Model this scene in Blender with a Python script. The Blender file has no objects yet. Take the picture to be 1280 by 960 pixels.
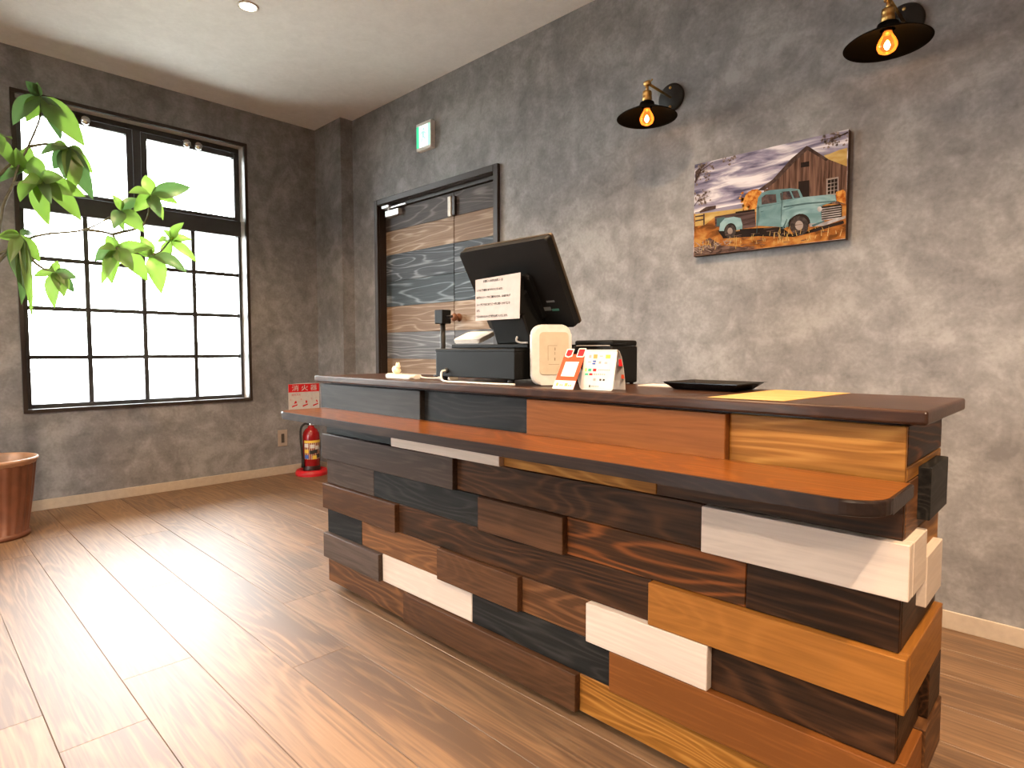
import bpy, bmesh, math, random
from mathutils import Vector, Matrix, Quaternion
random.seed(11)
S = bpy.context.scene
C = S.collection
PI = math.pi
V = Vector

SKY = 21.0; EXPO = 0.52; FILA = 60.0; TWO = True; THIRD = False; FILL_ENTR = (1.5, 2.6, 2.15)
DOWN = [(1.367, -1.18, 'lit round downlight in the ceiling near the window', 90.0), (3.30, -1.30, 'round downlight above the counter', 155.0), (4.95, -1.75, 'added unseen fill downlight right of the counter', 210.0),
 (2.2, -3.1, 'added unseen fill downlight in the middle row near the windows', 150.0), (5.3, -3.1, 'added unseen fill downlight in the middle row far from the windows', 250.0),
 (1.4, -4.8, 'added unseen fill downlight in the rear row near the windows', 60.0), (4.2, -4.7, 'round downlight in the rear row behind the viewer', 90.0), (5.6, -4.8, 'added unseen fill downlight in the rear row far from the windows', 220.0)]  # first is visible, counter and viewer lamps inferred from shadows, rest added fill
# ------------------------------------------------------------------ camera
cam = bpy.data.cameras.new('camera'); camo = bpy.data.objects.new('camera', cam); C.objects.link(camo)
cam.sensor_width = 36.0; cam.lens = 754.65 / 1280 * 36.0; cam.clip_start = 0.05
camo.location = (4.5274, -2.5127, 0.9587)
camo.rotation_euler = (PI/2 - 0.0551, 0, 0.7714)
S.camera = camo
# ------------------------------------------------------------------ sky, exposure
w = bpy.data.worlds.new('overcast_sky'); S.world = w; w.use_nodes = True
bg = w.node_tree.nodes['Background']; bg.inputs[0].default_value = (0.95, 0.975, 1.0, 1); bg.inputs[1].default_value = SKY
S.view_settings.view_transform = 'Standard'; S.view_settings.look = 'None'
S.view_settings.exposure = EXPO; S.view_settings.gamma = 1.0; S.view_settings.use_curve_mapping = False
S.cycles.max_bounces = 8; S.cycles.diffuse_bounces = 5; S.cycles.transparent_max_bounces = 12
S.cycles.sample_clamp_indirect = 6.0; S.cycles.caustics_reflective = False; S.cycles.caustics_refractive = False

WARM = (1.0, 0.69, 0.40); WARM2 = (1.0, 0.76, 0.55)
# ------------------------------------------------------------------ material helpers
def newmat(name):
    m = bpy.data.materials.new(name); m.use_nodes = True
    nt = m.node_tree; b = nt.nodes['Principled BSDF']
    return m, nt, b
def plain(name, col, rough=0.5, metal=0.0, spec=0.5, noise=0.06, nscale=40.0):
    m, nt, b = newmat(name)
    b.inputs['Roughness'].default_value = rough; b.inputs['Metallic'].default_value = metal
    b.inputs['Specular IOR Level'].default_value = spec
    n = nt.nodes.new('ShaderNodeTexNoise'); n.inputs['Scale'].default_value = nscale
    tc = nt.nodes.new('ShaderNodeTexCoord'); nt.links.new(tc.outputs['Object'], n.inputs['Vector'])
    r = nt.nodes.new('ShaderNodeValToRGB')
    r.color_ramp.elements[0].position = 0.3; r.color_ramp.elements[1].position = 0.7
    r.color_ramp.elements[0].color = (*[c*(1-noise) for c in col], 1)
    r.color_ramp.elements[1].color = (*[min(1, c*(1+noise)) for c in col], 1)
    nt.links.new(n.outputs['Fac'], r.inputs[0]); nt.links.new(r.outputs[0], b.inputs['Base Color'])
    return m
def emis(name, col, st):
    m, nt, b = newmat(name)
    b.inputs['Base Color'].default_value = (0.02, 0.02, 0.02, 1)
    b.inputs['Emission Color'].default_value = (*col, 1); b.inputs['Emission Strength'].default_value = st
    return m
def N(nt, t, **k):
    n = nt.nodes.new(t)
    for a, v in k.items(): setattr(n, a, v)
    return n
def math_node(nt, op, a, b=None):
    n = N(nt, 'ShaderNodeMath', operation=op)
    for i, v in enumerate((a, b)):
        if v is None: continue
        if isinstance(v, (int, float)): n.inputs[i].default_value = v
        else: nt.links.new(v, n.inputs[i])
    return n.outputs[0]
def ramp(nt, fac, stops):
    r = N(nt, 'ShaderNodeValToRGB'); e = r.color_ramp.elements
    while len(e) < len(stops): e.new(0.5)
    for i, (p, c) in enumerate(stops): e[i].position = p; e[i].color = (*c, 1)
    nt.links.new(fac, r.inputs[0]); return r.outputs[0]
def wood(name, dark, base, light, axis='x', rough=0.45, grain=1.0, vary=0.15, freq=48.0, stretch=1.0, spec=0.13, bump=0.15, coat=0.0, sharp=3.0):
    """long-grain wood: contour lines of a stretched noise give cathedral grain, fine streaks on top"""
    m, nt, b = newmat(name)
    tc = N(nt, 'ShaderNodeTexCoord'); oi = N(nt, 'ShaderNodeObjectInfo')
    off = N(nt, 'ShaderNodeVectorMath', operation='SCALE'); off.inputs[0].default_value = (7.3, 3.1, 5.7)
    mr = math_node(nt, 'MULTIPLY', oi.outputs['Random'], 13.0); nt.links.new(mr, off.inputs['Scale'])
    add = N(nt, 'ShaderNodeVectorMath', operation='ADD'); nt.links.new(tc.outputs['Object'], add.inputs[0]); nt.links.new(off.outputs[0], add.inputs[1])
    lo, hi = 1.1*stretch, 7.0
    sc = {'x': (lo, hi, hi), 'y': (hi, lo, hi), 'z': (hi, hi, lo)}[axis]
    mp = N(nt, 'ShaderNodeMapping'); mp.inputs['Scale'].default_value = sc; nt.links.new(add.outputs[0], mp.inputs['Vector'])
    n1 = N(nt, 'ShaderNodeTexNoise'); n1.inputs['Scale'].default_value = 1.0; n1.inputs['Detail'].default_value = 2.5; n1.inputs['Roughness'].default_value = 0.35; n1.inputs['Distortion'].default_value = 0.25
    nt.links.new(mp.outputs[0], n1.inputs['Vector'])
    s = math_node(nt, 'SINE', math_node(nt, 'MULTIPLY', n1.outputs['Fac'], freq*3.0))
    s01 = math_node(nt, 'MULTIPLY_ADD', s, 0.5); nt.nodes[-1].inputs[2].default_value = 0.5
    sp = math_node(nt, 'POWER', s01, sharp)
    sc2 = {'x': (5, 130, 130), 'y': (130, 5, 130), 'z': (130, 130, 5)}[axis]
    mp2 = N(nt, 'ShaderNodeMapping'); mp2.inputs['Scale'].default_value = sc2; nt.links.new(add.outputs[0], mp2.inputs['Vector'])
    n2 = N(nt, 'ShaderNodeTexNoise'); n2.inputs['Scale'].default_value = 1.0; n2.inputs['Detail'].default_value = 3.0; nt.links.new(mp2.outputs[0], n2.inputs['Vector'])
    n3 = N(nt, 'ShaderNodeTexNoise'); n3.inputs['Scale'].default_value = 0.45; n3.inputs['Detail'].default_value = 2.0; nt.links.new(mp.outputs[0], n3.inputs['Vector'])
    g = math_node(nt, 'ADD', math_node(nt, 'MULTIPLY', sp, 0.45*grain), math_node(nt, 'MULTIPLY_ADD', n2.outputs['Fac'], 0.9)); nt.nodes[-2].inputs[2].default_value = -0.28
    g = math_node(nt, 'ADD', g, math_node(nt, 'MULTIPLY', math_node(nt, 'SUBTRACT', n3.outputs['Fac'], 0.5), 0.9))
    g = math_node(nt, 'ADD', g, math_node(nt, 'MULTIPLY', math_node(nt, 'SUBTRACT', oi.outputs['Random'], 0.5), vary))
    col = ramp(nt, g, [(0.05, dark), (0.35, base), (0.85, light)])
    nt.links.new(col, b.inputs['Base Color'])
    b.inputs['Roughness'].default_value = rough; b.inputs['Specular IOR Level'].default_value = spec
    b.inputs['Coat Weight'].default_value = coat; b.inputs['Coat Roughness'].default_value = 0.12
    bp = N(nt, 'ShaderNodeBump'); bp.inputs['Strength'].default_value = bump; bp.inputs['Distance'].default_value = 0.002
    nt.links.new(g, bp.inputs['Height']); nt.links.new(bp.outputs[0], b.inputs['Normal'])
    return m
def mottled(name, dark, mid, light, rough=0.8, sc=1.0, bump=0.2):
    m, nt, b = newmat(name)
    tc = N(nt, 'ShaderNodeTexCoord')
    n1 = N(nt, 'ShaderNodeTexNoise'); n1.inputs['Scale'].default_value = 3.0*sc; n1.inputs['Detail'].default_value = 7; n1.inputs['Roughness'].default_value = 0.6; n1.inputs['Distortion'].default_value = 0.5
    n2 = N(nt, 'ShaderNodeTexNoise'); n2.inputs['Scale'].default_value = 11.0*sc; n2.inputs['Detail'].default_value = 6; n2.inputs['Roughness'].default_value = 0.62; n2.inputs['Distortion'].default_value = 0.5
    n3 = N(nt, 'ShaderNodeTexNoise'); n3.inputs['Scale'].default_value = 60.0*sc; n3.inputs['Detail'].default_value = 3
    for n in (n1, n2, n3): nt.links.new(tc.outputs['Object'], n.inputs['Vector'])
    g = math_node(nt, 'ADD', math_node(nt, 'MULTIPLY', n1.outputs['Fac'], 0.50), math_node(nt, 'MULTIPLY', n2.outputs['Fac'], 0.35))
    g = math_node(nt, 'ADD', g, math_node(nt, 'MULTIPLY', n3.outputs['Fac'], 0.15))
    col = ramp(nt, g, [(0.39, dark), (0.5, mid), (0.61, light)])
    nt.links.new(col, b.inputs['Base Color']); b.inputs['Roughness'].default_value = rough
    bp = N(nt, 'ShaderNodeBump'); bp.inputs['Strength'].default_value = bump; bp.inputs['Distance'].default_value = 0.003
    nt.links.new(g, bp.inputs['Height']); nt.links.new(bp.outputs[0], b.inputs['Normal'])
    return m

# ------------------------------------------------------------------ object helpers
def wl(o):
    p = V((0, 0, 0))
    while o is not None: p = p + o.location; o = o.parent
    return p
def tag(o, label=None, cat=None, group=None, kind=None):
    if label: o['label'] = label
    if cat: o['category'] = cat
    if group: o['group'] = group
    if kind: o['kind'] = kind
    return o
def empty(name, loc=(0, 0, 0)):
    o = bpy.data.objects.new(name, None); C.objects.link(o); o.location = loc; o.empty_display_size = 0.05
    return o
def finish(name, bm, mat, parent=None, at=None, smooth=False):
    """bm is in world coordinates; links it as one object under parent, origin at `at` or at the parent's"""
    base = wl(parent) if parent else V((0, 0, 0))
    o_loc = V(at) - base if at is not None else V((0, 0, 0))
    bmesh.ops.translate(bm, vec=-(base + o_loc), verts=bm.verts)
    bmesh.ops.recalc_face_normals(bm, faces=bm.faces)
    me = bpy.data.meshes.new(name); bm.to_mesh(me); bm.free()
    if smooth:
        for p in me.polygons: p.use_smooth = True
    if isinstance(mat, (list, tuple)):
        for mm in mat: me.materials.append(mm)
    else: me.materials.append(mat)
    o = bpy.data.objects.new(name, me); C.objects.link(o); o.location = o_loc; o.parent = parent
    return o
def abox(bm, x0, x1, y0, y1, z0, z1, bevel=0.0, seg=1):
    t = bmesh.new()
    bmesh.ops.create_cube(t, size=1.0)
    for v in t.verts: v.co = V(((x0+x1)/2 + v.co.x*(x1-x0), (y0+y1)/2 + v.co.y*(y1-y0), (z0+z1)/2 + v.co.z*(z1-z0)))
    if bevel: bmesh.ops.bevel(t, geom=list(t.edges), offset=bevel, segments=seg, affect='EDGES', profile=0.5)
    merge(bm, t)
def merge(bm, t, M=None):
    if M is not None: bmesh.ops.transform(t, matrix=M, verts=t.verts)
    me = bpy.data.meshes.new('tmp'); t.to_mesh(me); t.free(); bm.from_mesh(me); bpy.data.meshes.remove(me)
def box(name, x0, x1, y0, y1, z0, z1, mat, parent=None, bevel=0.0, seg=1, at=None):
    bm = bmesh.new(); abox(bm, x0, x1, y0, y1, z0, z1, bevel, seg)
    return finish(name, bm, mat, parent, at)
def alathe(bm, prof, c, axis=(0, 0, 1), n=32, ripple=None, closed=True):
    """profile [(r, h)] revolved about axis through c"""
    q = V((0, 0, 1)).rotation_difference(V(axis).normalized())
    rings = []
    for r, h in prof:
        ring = []
        for i in range(n):
            a = 2*PI*i/n; rr = r*(ripple(a) if ripple else 1)
            ring.append(bm.verts.new(V(c) + q @ V((rr*math.cos(a), rr*math.sin(a), h))))
        rings.append(ring)
    for a, b in zip(rings, rings[1:]):
        for i in range(n): bm.faces.new((a[i], a[(i+1) % n], b[(i+1) % n], b[i]))
    if closed:
        bm.faces.new(rings[0][::-1]); bm.faces.new(rings[-1])
def lathe(name, prof, c, mat, parent=None, axis=(0, 0, 1), n=32, ripple=None, closed=True, at=None, smooth=True):
    bm = bmesh.new(); alathe(bm, prof, c, axis, n, ripple, closed)
    o = finish(name, bm, mat, parent, at, smooth)
    return o
def atube(bm, pts, rad, n=8):
    pts = [V(p) for p in pts]
    if isinstance(rad, (int, float)): rad = [rad]*len(pts)
    rings = []
    for i, p in enumerate(pts):
        d = (pts[min(i+1, len(pts)-1)] - pts[max(i-1, 0)]).normalized()
        u = d.orthogonal().normalized() if i == 0 else (u - d*u.dot(d)).normalized()
        v = d.cross(u)
        rings.append([bm.verts.new(p + rad[i]*(math.cos(2*PI*k/n)*u + math.sin(2*PI*k/n)*v)) for k in range(n)])
    for a, b in zip(rings, rings[1:]):
        for k in range(n): bm.faces.new((a[k], a[(k+1) % n], b[(k+1) % n], b[k]))
    bm.faces.new(rings[0][::-1]); bm.faces.new(rings[-1])
def smooth_path(pts, k=6):
    pts = [V(p) for p in pts]; out = []
    P = [2*pts[0]-pts[1]] + pts + [2*pts[-1]-pts[-2]]
    for i in range(1, len(P)-2):
        for j in range(k):
            t = j/k
            out.append(0.5*((2*P[i]) + (-P[i-1]+P[i+1])*t + (2*P[i-1]-5*P[i]+4*P[i+1]-P[i+2])*t*t + (-P[i-1]+3*P[i]-3*P[i+1]+P[i+2])*t**3))
    out.append(pts[-1]); return out
def tube(name, pts, rad, mat, parent=None, n=8, at=None):
    bm = bmesh.new(); atube(bm, pts, rad, n); return finish(name, bm, mat, parent, at, True)
def frame_at(o, r, u):
    """matrix: local x -> r, local y -> u, local z -> r x u, origin o"""
    r = V(r).normalized(); u = V(u).normalized(); n = r.cross(u).normalized()
    return Matrix((( r.x, u.x, n.x, o[0]), (r.y, u.y, n.y, o[1]), (r.z, u.z, n.z, o[2]), (0, 0, 0, 1)))
def rrect(w, h, r, n=6):
    pts = []
    for cx, cy, a0 in ((w/2-r, h/2-r, 0), (-w/2+r, h/2-r, PI/2), (-w/2+r, -h/2+r, PI), (w/2-r, -h/2+r, 1.5*PI)):
        for i in range(n+1):
            a = a0 + PI/2*i/n; pts.append((cx + r*math.cos(a), cy + r*math.sin(a)))
    return pts
def aprism(bm, pts, t0, t1, M=None, bevel=0.0):
    """2D outline extruded between local z t0..t1, placed by M"""
    t = bmesh.new()
    a = [t.verts.new((x, y, t0)) for x, y in pts]; b = [t.verts.new((x, y, t1)) for x, y in pts]
    t.faces.new(a[::-1]); t.faces.new(b); n = len(pts)
    for i in range(n): t.faces.new((a[i], a[(i+1) % n], b[(i+1) % n], b[i]))
    if bevel:
        es = [e for e in t.edges if abs(e.verts[0].co.z - e.verts[1].co.z) < 1e-9]
        bmesh.ops.bevel(t, geom=es, offset=bevel, segments=2, affect='EDGES', profile=0.5)
    merge(bm, t, M)
def prism(name, pts, t0, t1, M, mat, parent=None, bevel=0.0, at=None, smooth=False):
    bm = bmesh.new(); aprism(bm, pts, t0, t1, M, bevel); return finish(name, bm, mat, parent, at, smooth)
def text(name, body, M, width, mat, parent, height=None, bold=0.0):
    """flat printed lettering, fitted to width (and height), local x along the line"""
    c = bpy.data.curves.new('lettering', 'FONT'); c.body = body; c.resolution_u = 2; c.offset = bold
    o = bpy.data.objects.new('lettering', c); C.objects.link(o); bpy.context.view_layer.update()
    me = bpy.data.meshes.new_from_object(o.evaluated_get(bpy.context.evaluated_depsgraph_get()))
    bpy.data.objects.remove(o); bpy.data.curves.remove(c)
    bm = bmesh.new(); bm.from_mesh(me); bpy.data.meshes.remove(me)
    xs = [v.co.x for v in bm.verts]; ys = [v.co.y for v in bm.verts]
    sx = width/(max(xs)-min(xs)); sy = sx if height is None else height/(max(ys)-min(ys))
    for v in bm.verts: v.co = V(((v.co.x-min(xs))*sx, (v.co.y-min(ys))*sy, 0.0))
    bmesh.ops.transform(bm, matrix=M, verts=bm.verts)
    return finish(name, bm, mat, parent)
def quad(name, M, x0, x1, y0, y1, mat, parent, z=0.0003):
    bm = bmesh.new(); bm.faces.new([bm.verts.new(M @ V((x, y, z))) for x, y in ((x0, y0), (x1, y0), (x1, y1), (x0, y1))])
    return finish(name, bm, mat, parent)

# ------------------------------------------------------------------ materials
M_wall = mottled('grey_plaster_paper', (0.138, 0.131, 0.131), (0.205, 0.195, 0.195), (0.290, 0.278, 0.277), sc=1.2)
M_ceil = mottled('white_ceiling_paper', (0.75, 0.74, 0.73), (0.79, 0.78, 0.77), (0.83, 0.82, 0.81), sc=4, bump=0.15)
M_base = plain('beige_vinyl_skirting', (0.44, 0.36, 0.28), 0.5)
M_floor = wood('oak_floor_board', (0.105, 0.055, 0.026), (0.19, 0.104, 0.049), (0.28, 0.165, 0.084), 'x', 0.52, 0.5, 0.2, 34, 0.6, 0.8, 0.03)
M_groove = plain('floor_groove', (0.05, 0.03, 0.02), 0.8)
M_winframe = plain('dark_bronze_aluminium', (0.045, 0.044, 0.045), 0.4, 0.3)
M_trim = plain('dark_brown_trim', (0.030, 0.021, 0.017), 0.45, spec=0.3)
M_reveal = plain('grey_white_reveal', (0.58, 0.55, 0.54), 0.45)
M_chrome = plain('polished_metal', (0.75, 0.75, 0.75), 0.22, 1.0)
M_steel = plain('satin_aluminium', (0.72, 0.73, 0.74), 0.38, 0.6)
M_brass = plain('aged_brass', (0.50, 0.30, 0.10), 0.32, 1.0)
M_blackmetal = plain('black_painted_metal', (0.010, 0.009, 0.008), 0.55, spec=0.3)
M_shade = plain('matt_black_shade', (0.003, 0.0027, 0.0025), 0.75, spec=0.06)
M_blackplastic = plain('black_plastic', (0.0065, 0.0068, 0.007), 0.5, spec=0.16)
M_blackgloss = plain('black_gloss_plastic', (0.012, 0.012, 0.013), 0.25)
M_rubber = plain('black_rubber', (0.01, 0.01, 0.01), 0.7)
M_white = plain('white_plastic', (0.62, 0.59, 0.55), 0.45, spec=0.3)
M_paper = plain('white_paper', (0.60, 0.56, 0.53), 0.8, spec=0.2)
M_notice = plain('greyish_copy_paper', (0.52, 0.47, 0.45), 0.8)
M_ink = plain('black_ink', (0.02, 0.02, 0.02), 0.8)
M_greyink = plain('grey_ink', (0.30, 0.29, 0.28), 0.8)
M_red = plain('red_enamel', (0.25, 0.006, 0.008), 0.25)
M_redplastic = plain('red_plastic', (0.42, 0.006, 0.012), 0.4)
M_redink = plain('red_print', (0.62, 0.02, 0.025), 0.8, spec=0.1)
M_orange = plain('orange_red_print', (0.52, 0.070, 0.028), 0.8, spec=0.1)
M_yellowink = plain('yellow_print', (0.75, 0.52, 0.08), 0.8, spec=0.1)
M_blueink = plain('blue_print', (0.05, 0.12, 0.40), 0.8, spec=0.1)
M_greenink = plain('green_print', (0.05, 0.40, 0.25), 0.8, spec=0.1)
M_tanink = plain('tan_print', (0.50, 0.30, 0.10), 0.8, spec=0.1)
M_pot = plain('brown_glazed_pot', (0.14, 0.052, 0.028), 0.42, noise=0.25, nscale=14)
M_potrim = plain('tan_pot_rim', (0.42, 0.25, 0.16), 0.45, noise=0.2, nscale=20)
M_soil = plain('dark_soil', (0.035, 0.024, 0.018), 0.95, noise=0.5, nscale=60)
M_stem = plain('grey_green_bark', (0.11, 0.10, 0.06), 0.8, noise=0.3)
M_cream = plain('cream_resin', (0.80, 0.70, 0.52), 0.5)

# counter and door boards
def bset(name, d, b, l, **k):
    return {a: wood(name + '_' + a, d, b, l, a, **k) for a in 'xy'}
B = {
 'black':  bset('charcoal_board', (0.006, 0.006, 0.006), (0.013, 0.0125, 0.012), (0.034, 0.031, 0.028), rough=0.5, grain=0.8),
 'grey':   bset('slate_brown_board', (0.045, 0.030, 0.023), (0.075, 0.052, 0.041), (0.11, 0.080, 0.064), grain=0.3),
 'slate':  bset('slate_board', (0.018, 0.0165, 0.0155), (0.030, 0.027, 0.025), (0.05, 0.045, 0.041), grain=0.3),
 'dark':   bset('walnut_board', (0.012, 0.006, 0.003), (0.034, 0.0145, 0.0065), (0.085, 0.034, 0.013), grain=0.7),
 'flame':  bset('flamed_walnut_board', (0.016, 0.007, 0.003), (0.044, 0.017, 0.006), (0.19, 0.058, 0.014), grain=1.1, freq=34),
 'umber':  bset('umber_board', (0.046, 0.021, 0.010), (0.076, 0.034, 0.015), (0.12, 0.055, 0.025), grain=0.3),
 'brown':  bset('chestnut_board', (0.060, 0.026, 0.011), (0.115, 0.050, 0.020), (0.20, 0.090, 0.035), grain=0.8),
 'red':    bset('teak_board', (0.14, 0.048, 0.011), (0.19, 0.066, 0.015), (0.25, 0.092, 0.023), grain=0.25),
 'orange': bset('oak_stain_board', (0.19, 0.074, 0.014), (0.25, 0.100, 0.019), (0.32, 0.135, 0.030), grain=0.3),
 'yellow': bset('honey_board', (0.14, 0.054, 0.009), (0.25, 0.104, 0.018), (0.40, 0.19, 0.042), grain=0.8),
 'white':  bset('whitewashed_board', (0.50, 0.42, 0.355), (0.57, 0.485, 0.41), (0.63, 0.55, 0.47), grain=0.25),
}
M_top = wood('lacquered_dark_top', (0.030, 0.014, 0.009), (0.060, 0.027, 0.015), (0.10, 0.046, 0.024), 'x', 0.38, 0.4, 0.1, coat=0.12)
M_shelf = wood('lacquered_amber_shelf', (0.11, 0.034, 0.007), (0.18, 0.057, 0.010), (0.26, 0.088, 0.017), 'x', 0.33, 0.6, 0.1, coat=0.45)
M_edge = wood('dark_stained_edge', (0.014, 0.009, 0.008), (0.026, 0.016, 0.012), (0.05, 0.028, 0.018), 'x', 0.38, 0.5, 0.1, coat=0.12)
D = {
 'gb':   wood('door_board_grey_brown', (0.034, 0.027, 0.025), (0.070, 0.056, 0.051), (0.19, 0.165, 0.155), 'x', 0.5, 1.0, 0.0, 26, 0.8, sharp=6.0),
 'tan':  wood('door_board_tan', (0.15, 0.090, 0.052), (0.22, 0.145, 0.092), (0.38, 0.30, 0.23), 'x', 0.5, 1.0, 0.0, 26, 0.8, sharp=6.0),
 'blue': wood('door_board_slate', (0.022, 0.025, 0.030), (0.050, 0.056, 0.064), (0.22, 0.235, 0.255), 'x', 0.5, 1.0, 0.0, 26, 0.8, sharp=6.0),
 'teal': wood('door_board_blackened', (0.016, 0.021, 0.025), (0.034, 0.043, 0.049), (0.19, 0.215, 0.235), 'x', 0.5, 1.0, 0.0, 26, 0.8, sharp=6.0),
 'grey': wood('door_board_grey', (0.065, 0.065, 0.070), (0.12, 0.117, 0.122), (0.28, 0.28, 0.29), 'x', 0.5, 1.0, 0.0, 26, 0.8, sharp=6.0),
}
# glass pane: thin, see-through with a faint mirror
M_glass, nt, b = newmat('window_glass'); nt.nodes.remove(b)
tr = N(nt, 'ShaderNodeBsdfTransparent'); gl = N(nt, 'ShaderNodeBsdfGlossy'); gl.inputs['Roughness'].default_value = 0.02
tr.inputs[0].default_value = (0.97, 0.99, 0.98, 1)
fr = N(nt, 'ShaderNodeFresnel'); fr.inputs[0].default_value = 1.3; mx = N(nt, 'ShaderNodeMixShader')
nt.links.new(fr.outputs[0], mx.inputs[0]); nt.links.new(tr.outputs[0], mx.inputs[1]); nt.links.new(gl.outputs[0], mx.inputs[2])
nt.links.new(mx.outputs[0], nt.nodes['Material Output'].inputs[0])
# amber bulb glass
M_bulb, nt, b = newmat('amber_bulb_glass'); nt.nodes.remove(b)
tr = N(nt, 'ShaderNodeBsdfTransparent'); tr.inputs[0].default_value = (1.0, 0.70, 0.36, 1)
gl = N(nt, 'ShaderNodeBsdfGlossy'); gl.inputs['Roughness'].default_value = 0.08; gl.inputs[0].default_value = (1, 0.85, 0.6, 1)
em = N(nt, 'ShaderNodeEmission'); em.inputs[0].default_value = (1.0, 0.33, 0.05, 1); em.inputs[1].default_value = 0.32
fr = N(nt, 'ShaderNodeFresnel'); fr.inputs[0].default_value = 1.45; mx = N(nt, 'ShaderNodeMixShader'); ad = N(nt, 'ShaderNodeAddShader')
nt.links.new(fr.outputs[0], mx.inputs[0]); nt.links.new(tr.outputs[0], mx.inputs[1]); nt.links.new(gl.outputs[0], mx.inputs[2])
nt.links.new(mx.outputs[0], ad.inputs[0]); nt.links.new(em.outputs[0], ad.inputs[1])
nt.links.new(ad.outputs[0], nt.nodes['Material Output'].inputs[0])
M_filament = emis('glowing_filament', (1.0, 0.62, 0.28), FILA)
M_lens = emis('lit_downlight_lens', (1.0, 0.86, 0.66), 7.0)
# leaf: half of the light shines through
def leafmat(name, c1, c2, tcol):
    m, nt, b = newmat(name)
    oi = N(nt, 'ShaderNodeObjectInfo'); col = ramp(nt, oi.outputs['Random'], [(0, c1), (1, c2)])
    nt.links.new(col, b.inputs['Base Color']); b.inputs['Roughness'].default_value = 0.38
    t = N(nt, 'ShaderNodeBsdfTranslucent'); t.inputs[0].default_value = (*tcol, 1)
    mx = N(nt, 'ShaderNodeMixShader'); mx.inputs[0].default_value = 0.5
    nt.links.new(b.outputs[0], mx.inputs[1]); nt.links.new(t.outputs[0], mx.inputs[2])
    nt.links.new(mx.outputs[0], nt.nodes['Material Output'].inputs[0]); return m
M_leaf = leafmat('fresh_green_leaf', (0.09, 0.17, 0.045), (0.16, 0.26, 0.08), (0.20, 0.35, 0.045))
M_leaf_shaded = leafmat('shaded_green_leaf', (0.06, 0.12, 0.04), (0.12, 0.19, 0.07), (0.07, 0.15, 0.04))  # darker copy for leaves without backlight, shade put into the colour

# ------------------------------------------------------------------ room shell
H = 2.7; XR = 6.6; YN = -6.0
WY0, WY1, WZ0, WZ1 = -1.980, -0.641, 0.5885, 2.463      # near window opening
W2 = -2.0                                                # added unseen window for more daylight, one step further along the wall
DX0, DX1, DZ = 0.7036, 1.9884, 2.044                     # outer edges of the door casing
bm = bmesh.new()
for x0, x1, z0, z1 in ((-0.12, DX0+0.03, 0, H), (DX1-0.03, XR+0.12, 0, H), (DX0+0.03, DX1-0.03, DZ-0.03, H)): abox(bm, x0, x1, 0, 0.12, z0, z1)
wall_back = tag(finish('wall_back', bm, M_wall), 'mottled grey papered wall behind the reception counter', kind='structure')
bm = bmesh.new()
ys = [0.0, WY1, WY0, WY1+W2, WY0+W2, YN-0.12] if TWO else [0.0, WY1, WY0, YN-0.12]
for i in range(len(ys)-1):
    if i % 2 == 0: abox(bm, -0.18, 0, ys[i+1], ys[i], 0, H)
    else:
        abox(bm, -0.18, 0, ys[i+1], ys[i], 0, WZ0); abox(bm, -0.18, 0, ys[i+1], ys[i], WZ1, H)
wall_left = tag(finish('wall_left', bm, M_wall), 'mottled grey papered wall with the tall grid window', kind='structure')
tag(box('wall_right', XR, XR+0.12, YN-0.12, 0, 0, H, M_wall), 'grey papered side wall', kind='structure')
EX0, EX1, EZ = FILL_ENTR  # opening and glazed doors are added out of view to let in fill daylight
bm = bmesh.new(); abox(bm, 0, EX0, YN-0.12, YN, 0, H); abox(bm, EX1, XR, YN-0.12, YN, 0, H); abox(bm, EX0, EX1, YN-0.12, YN, EZ, H)
tag(finish('wall_front', bm, M_wall), 'grey papered wall behind the viewer with an added glazed opening', kind='structure')
ent = tag(empty('door_2', ((EX0+EX1)/2, YN, 0)), 'added unseen dark framed glazed doors letting in fill daylight', kind='structure')
for i in range(2):
    a = EX0 + (EX1-EX0)/2*i; c = a + (EX1-EX0)/2
    bm = bmesh.new()
    abox(bm, a, a+0.06, YN-0.09, YN-0.03, 0, EZ, 0.002); abox(bm, c-0.06, c, YN-0.09, YN-0.03, 0, EZ, 0.002); abox(bm, a+0.06, c-0.06, YN-0.09, YN-0.03, EZ-0.06, EZ, 0.002); abox(bm, a+0.06, c-0.06, YN-0.09, YN-0.03, 0, 0.1, 0.002)
    dl = finish('added_entrance_leaf', bm, M_winframe, ent)
    box('pane', a+0.06, c-0.06, YN-0.062, YN-0.056, 0.1, EZ-0.06, M_glass, dl)
tag(box('ceiling', -0.12, XR+0.12, YN-0.12, 0.12, H, H+0.1, M_ceil), 'off-white papered ceiling', kind='structure')
tag(box('trim_1', 0, 0.392, -0.1015, 0, 0, H, M_wall), 'shallow grey papered pilaster in the corner', kind='structure')
tag(box('ground', -40, 40, -40, 40, -0.4, -0.3, plain('pale_outdoor_paving', (0.36, 0.36, 0.33), 0.9, nscale=3)), 'pale paving outside the building', kind='structure')
# skirting
BH, BT = 0.0635, 0.008
tag(box('baseboard_left', 0, BT, YN, -0.1015, 0, BH, M_base, bevel=0.002), 'beige skirting under the window', kind='structure')
bm = bmesh.new(); abox(bm, 0.392, DX0, -BT, 0, 0, BH, 0.002); abox(bm, DX1, XR, -BT, 0, 0, BH, 0.002); abox(bm, BT, 0.392+BT, -0.1015-BT, -0.1015, 0, BH, 0.002)
tag(finish('baseboard_back', bm, M_base), 'beige skirting along the counter wall', kind='structure')

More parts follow.
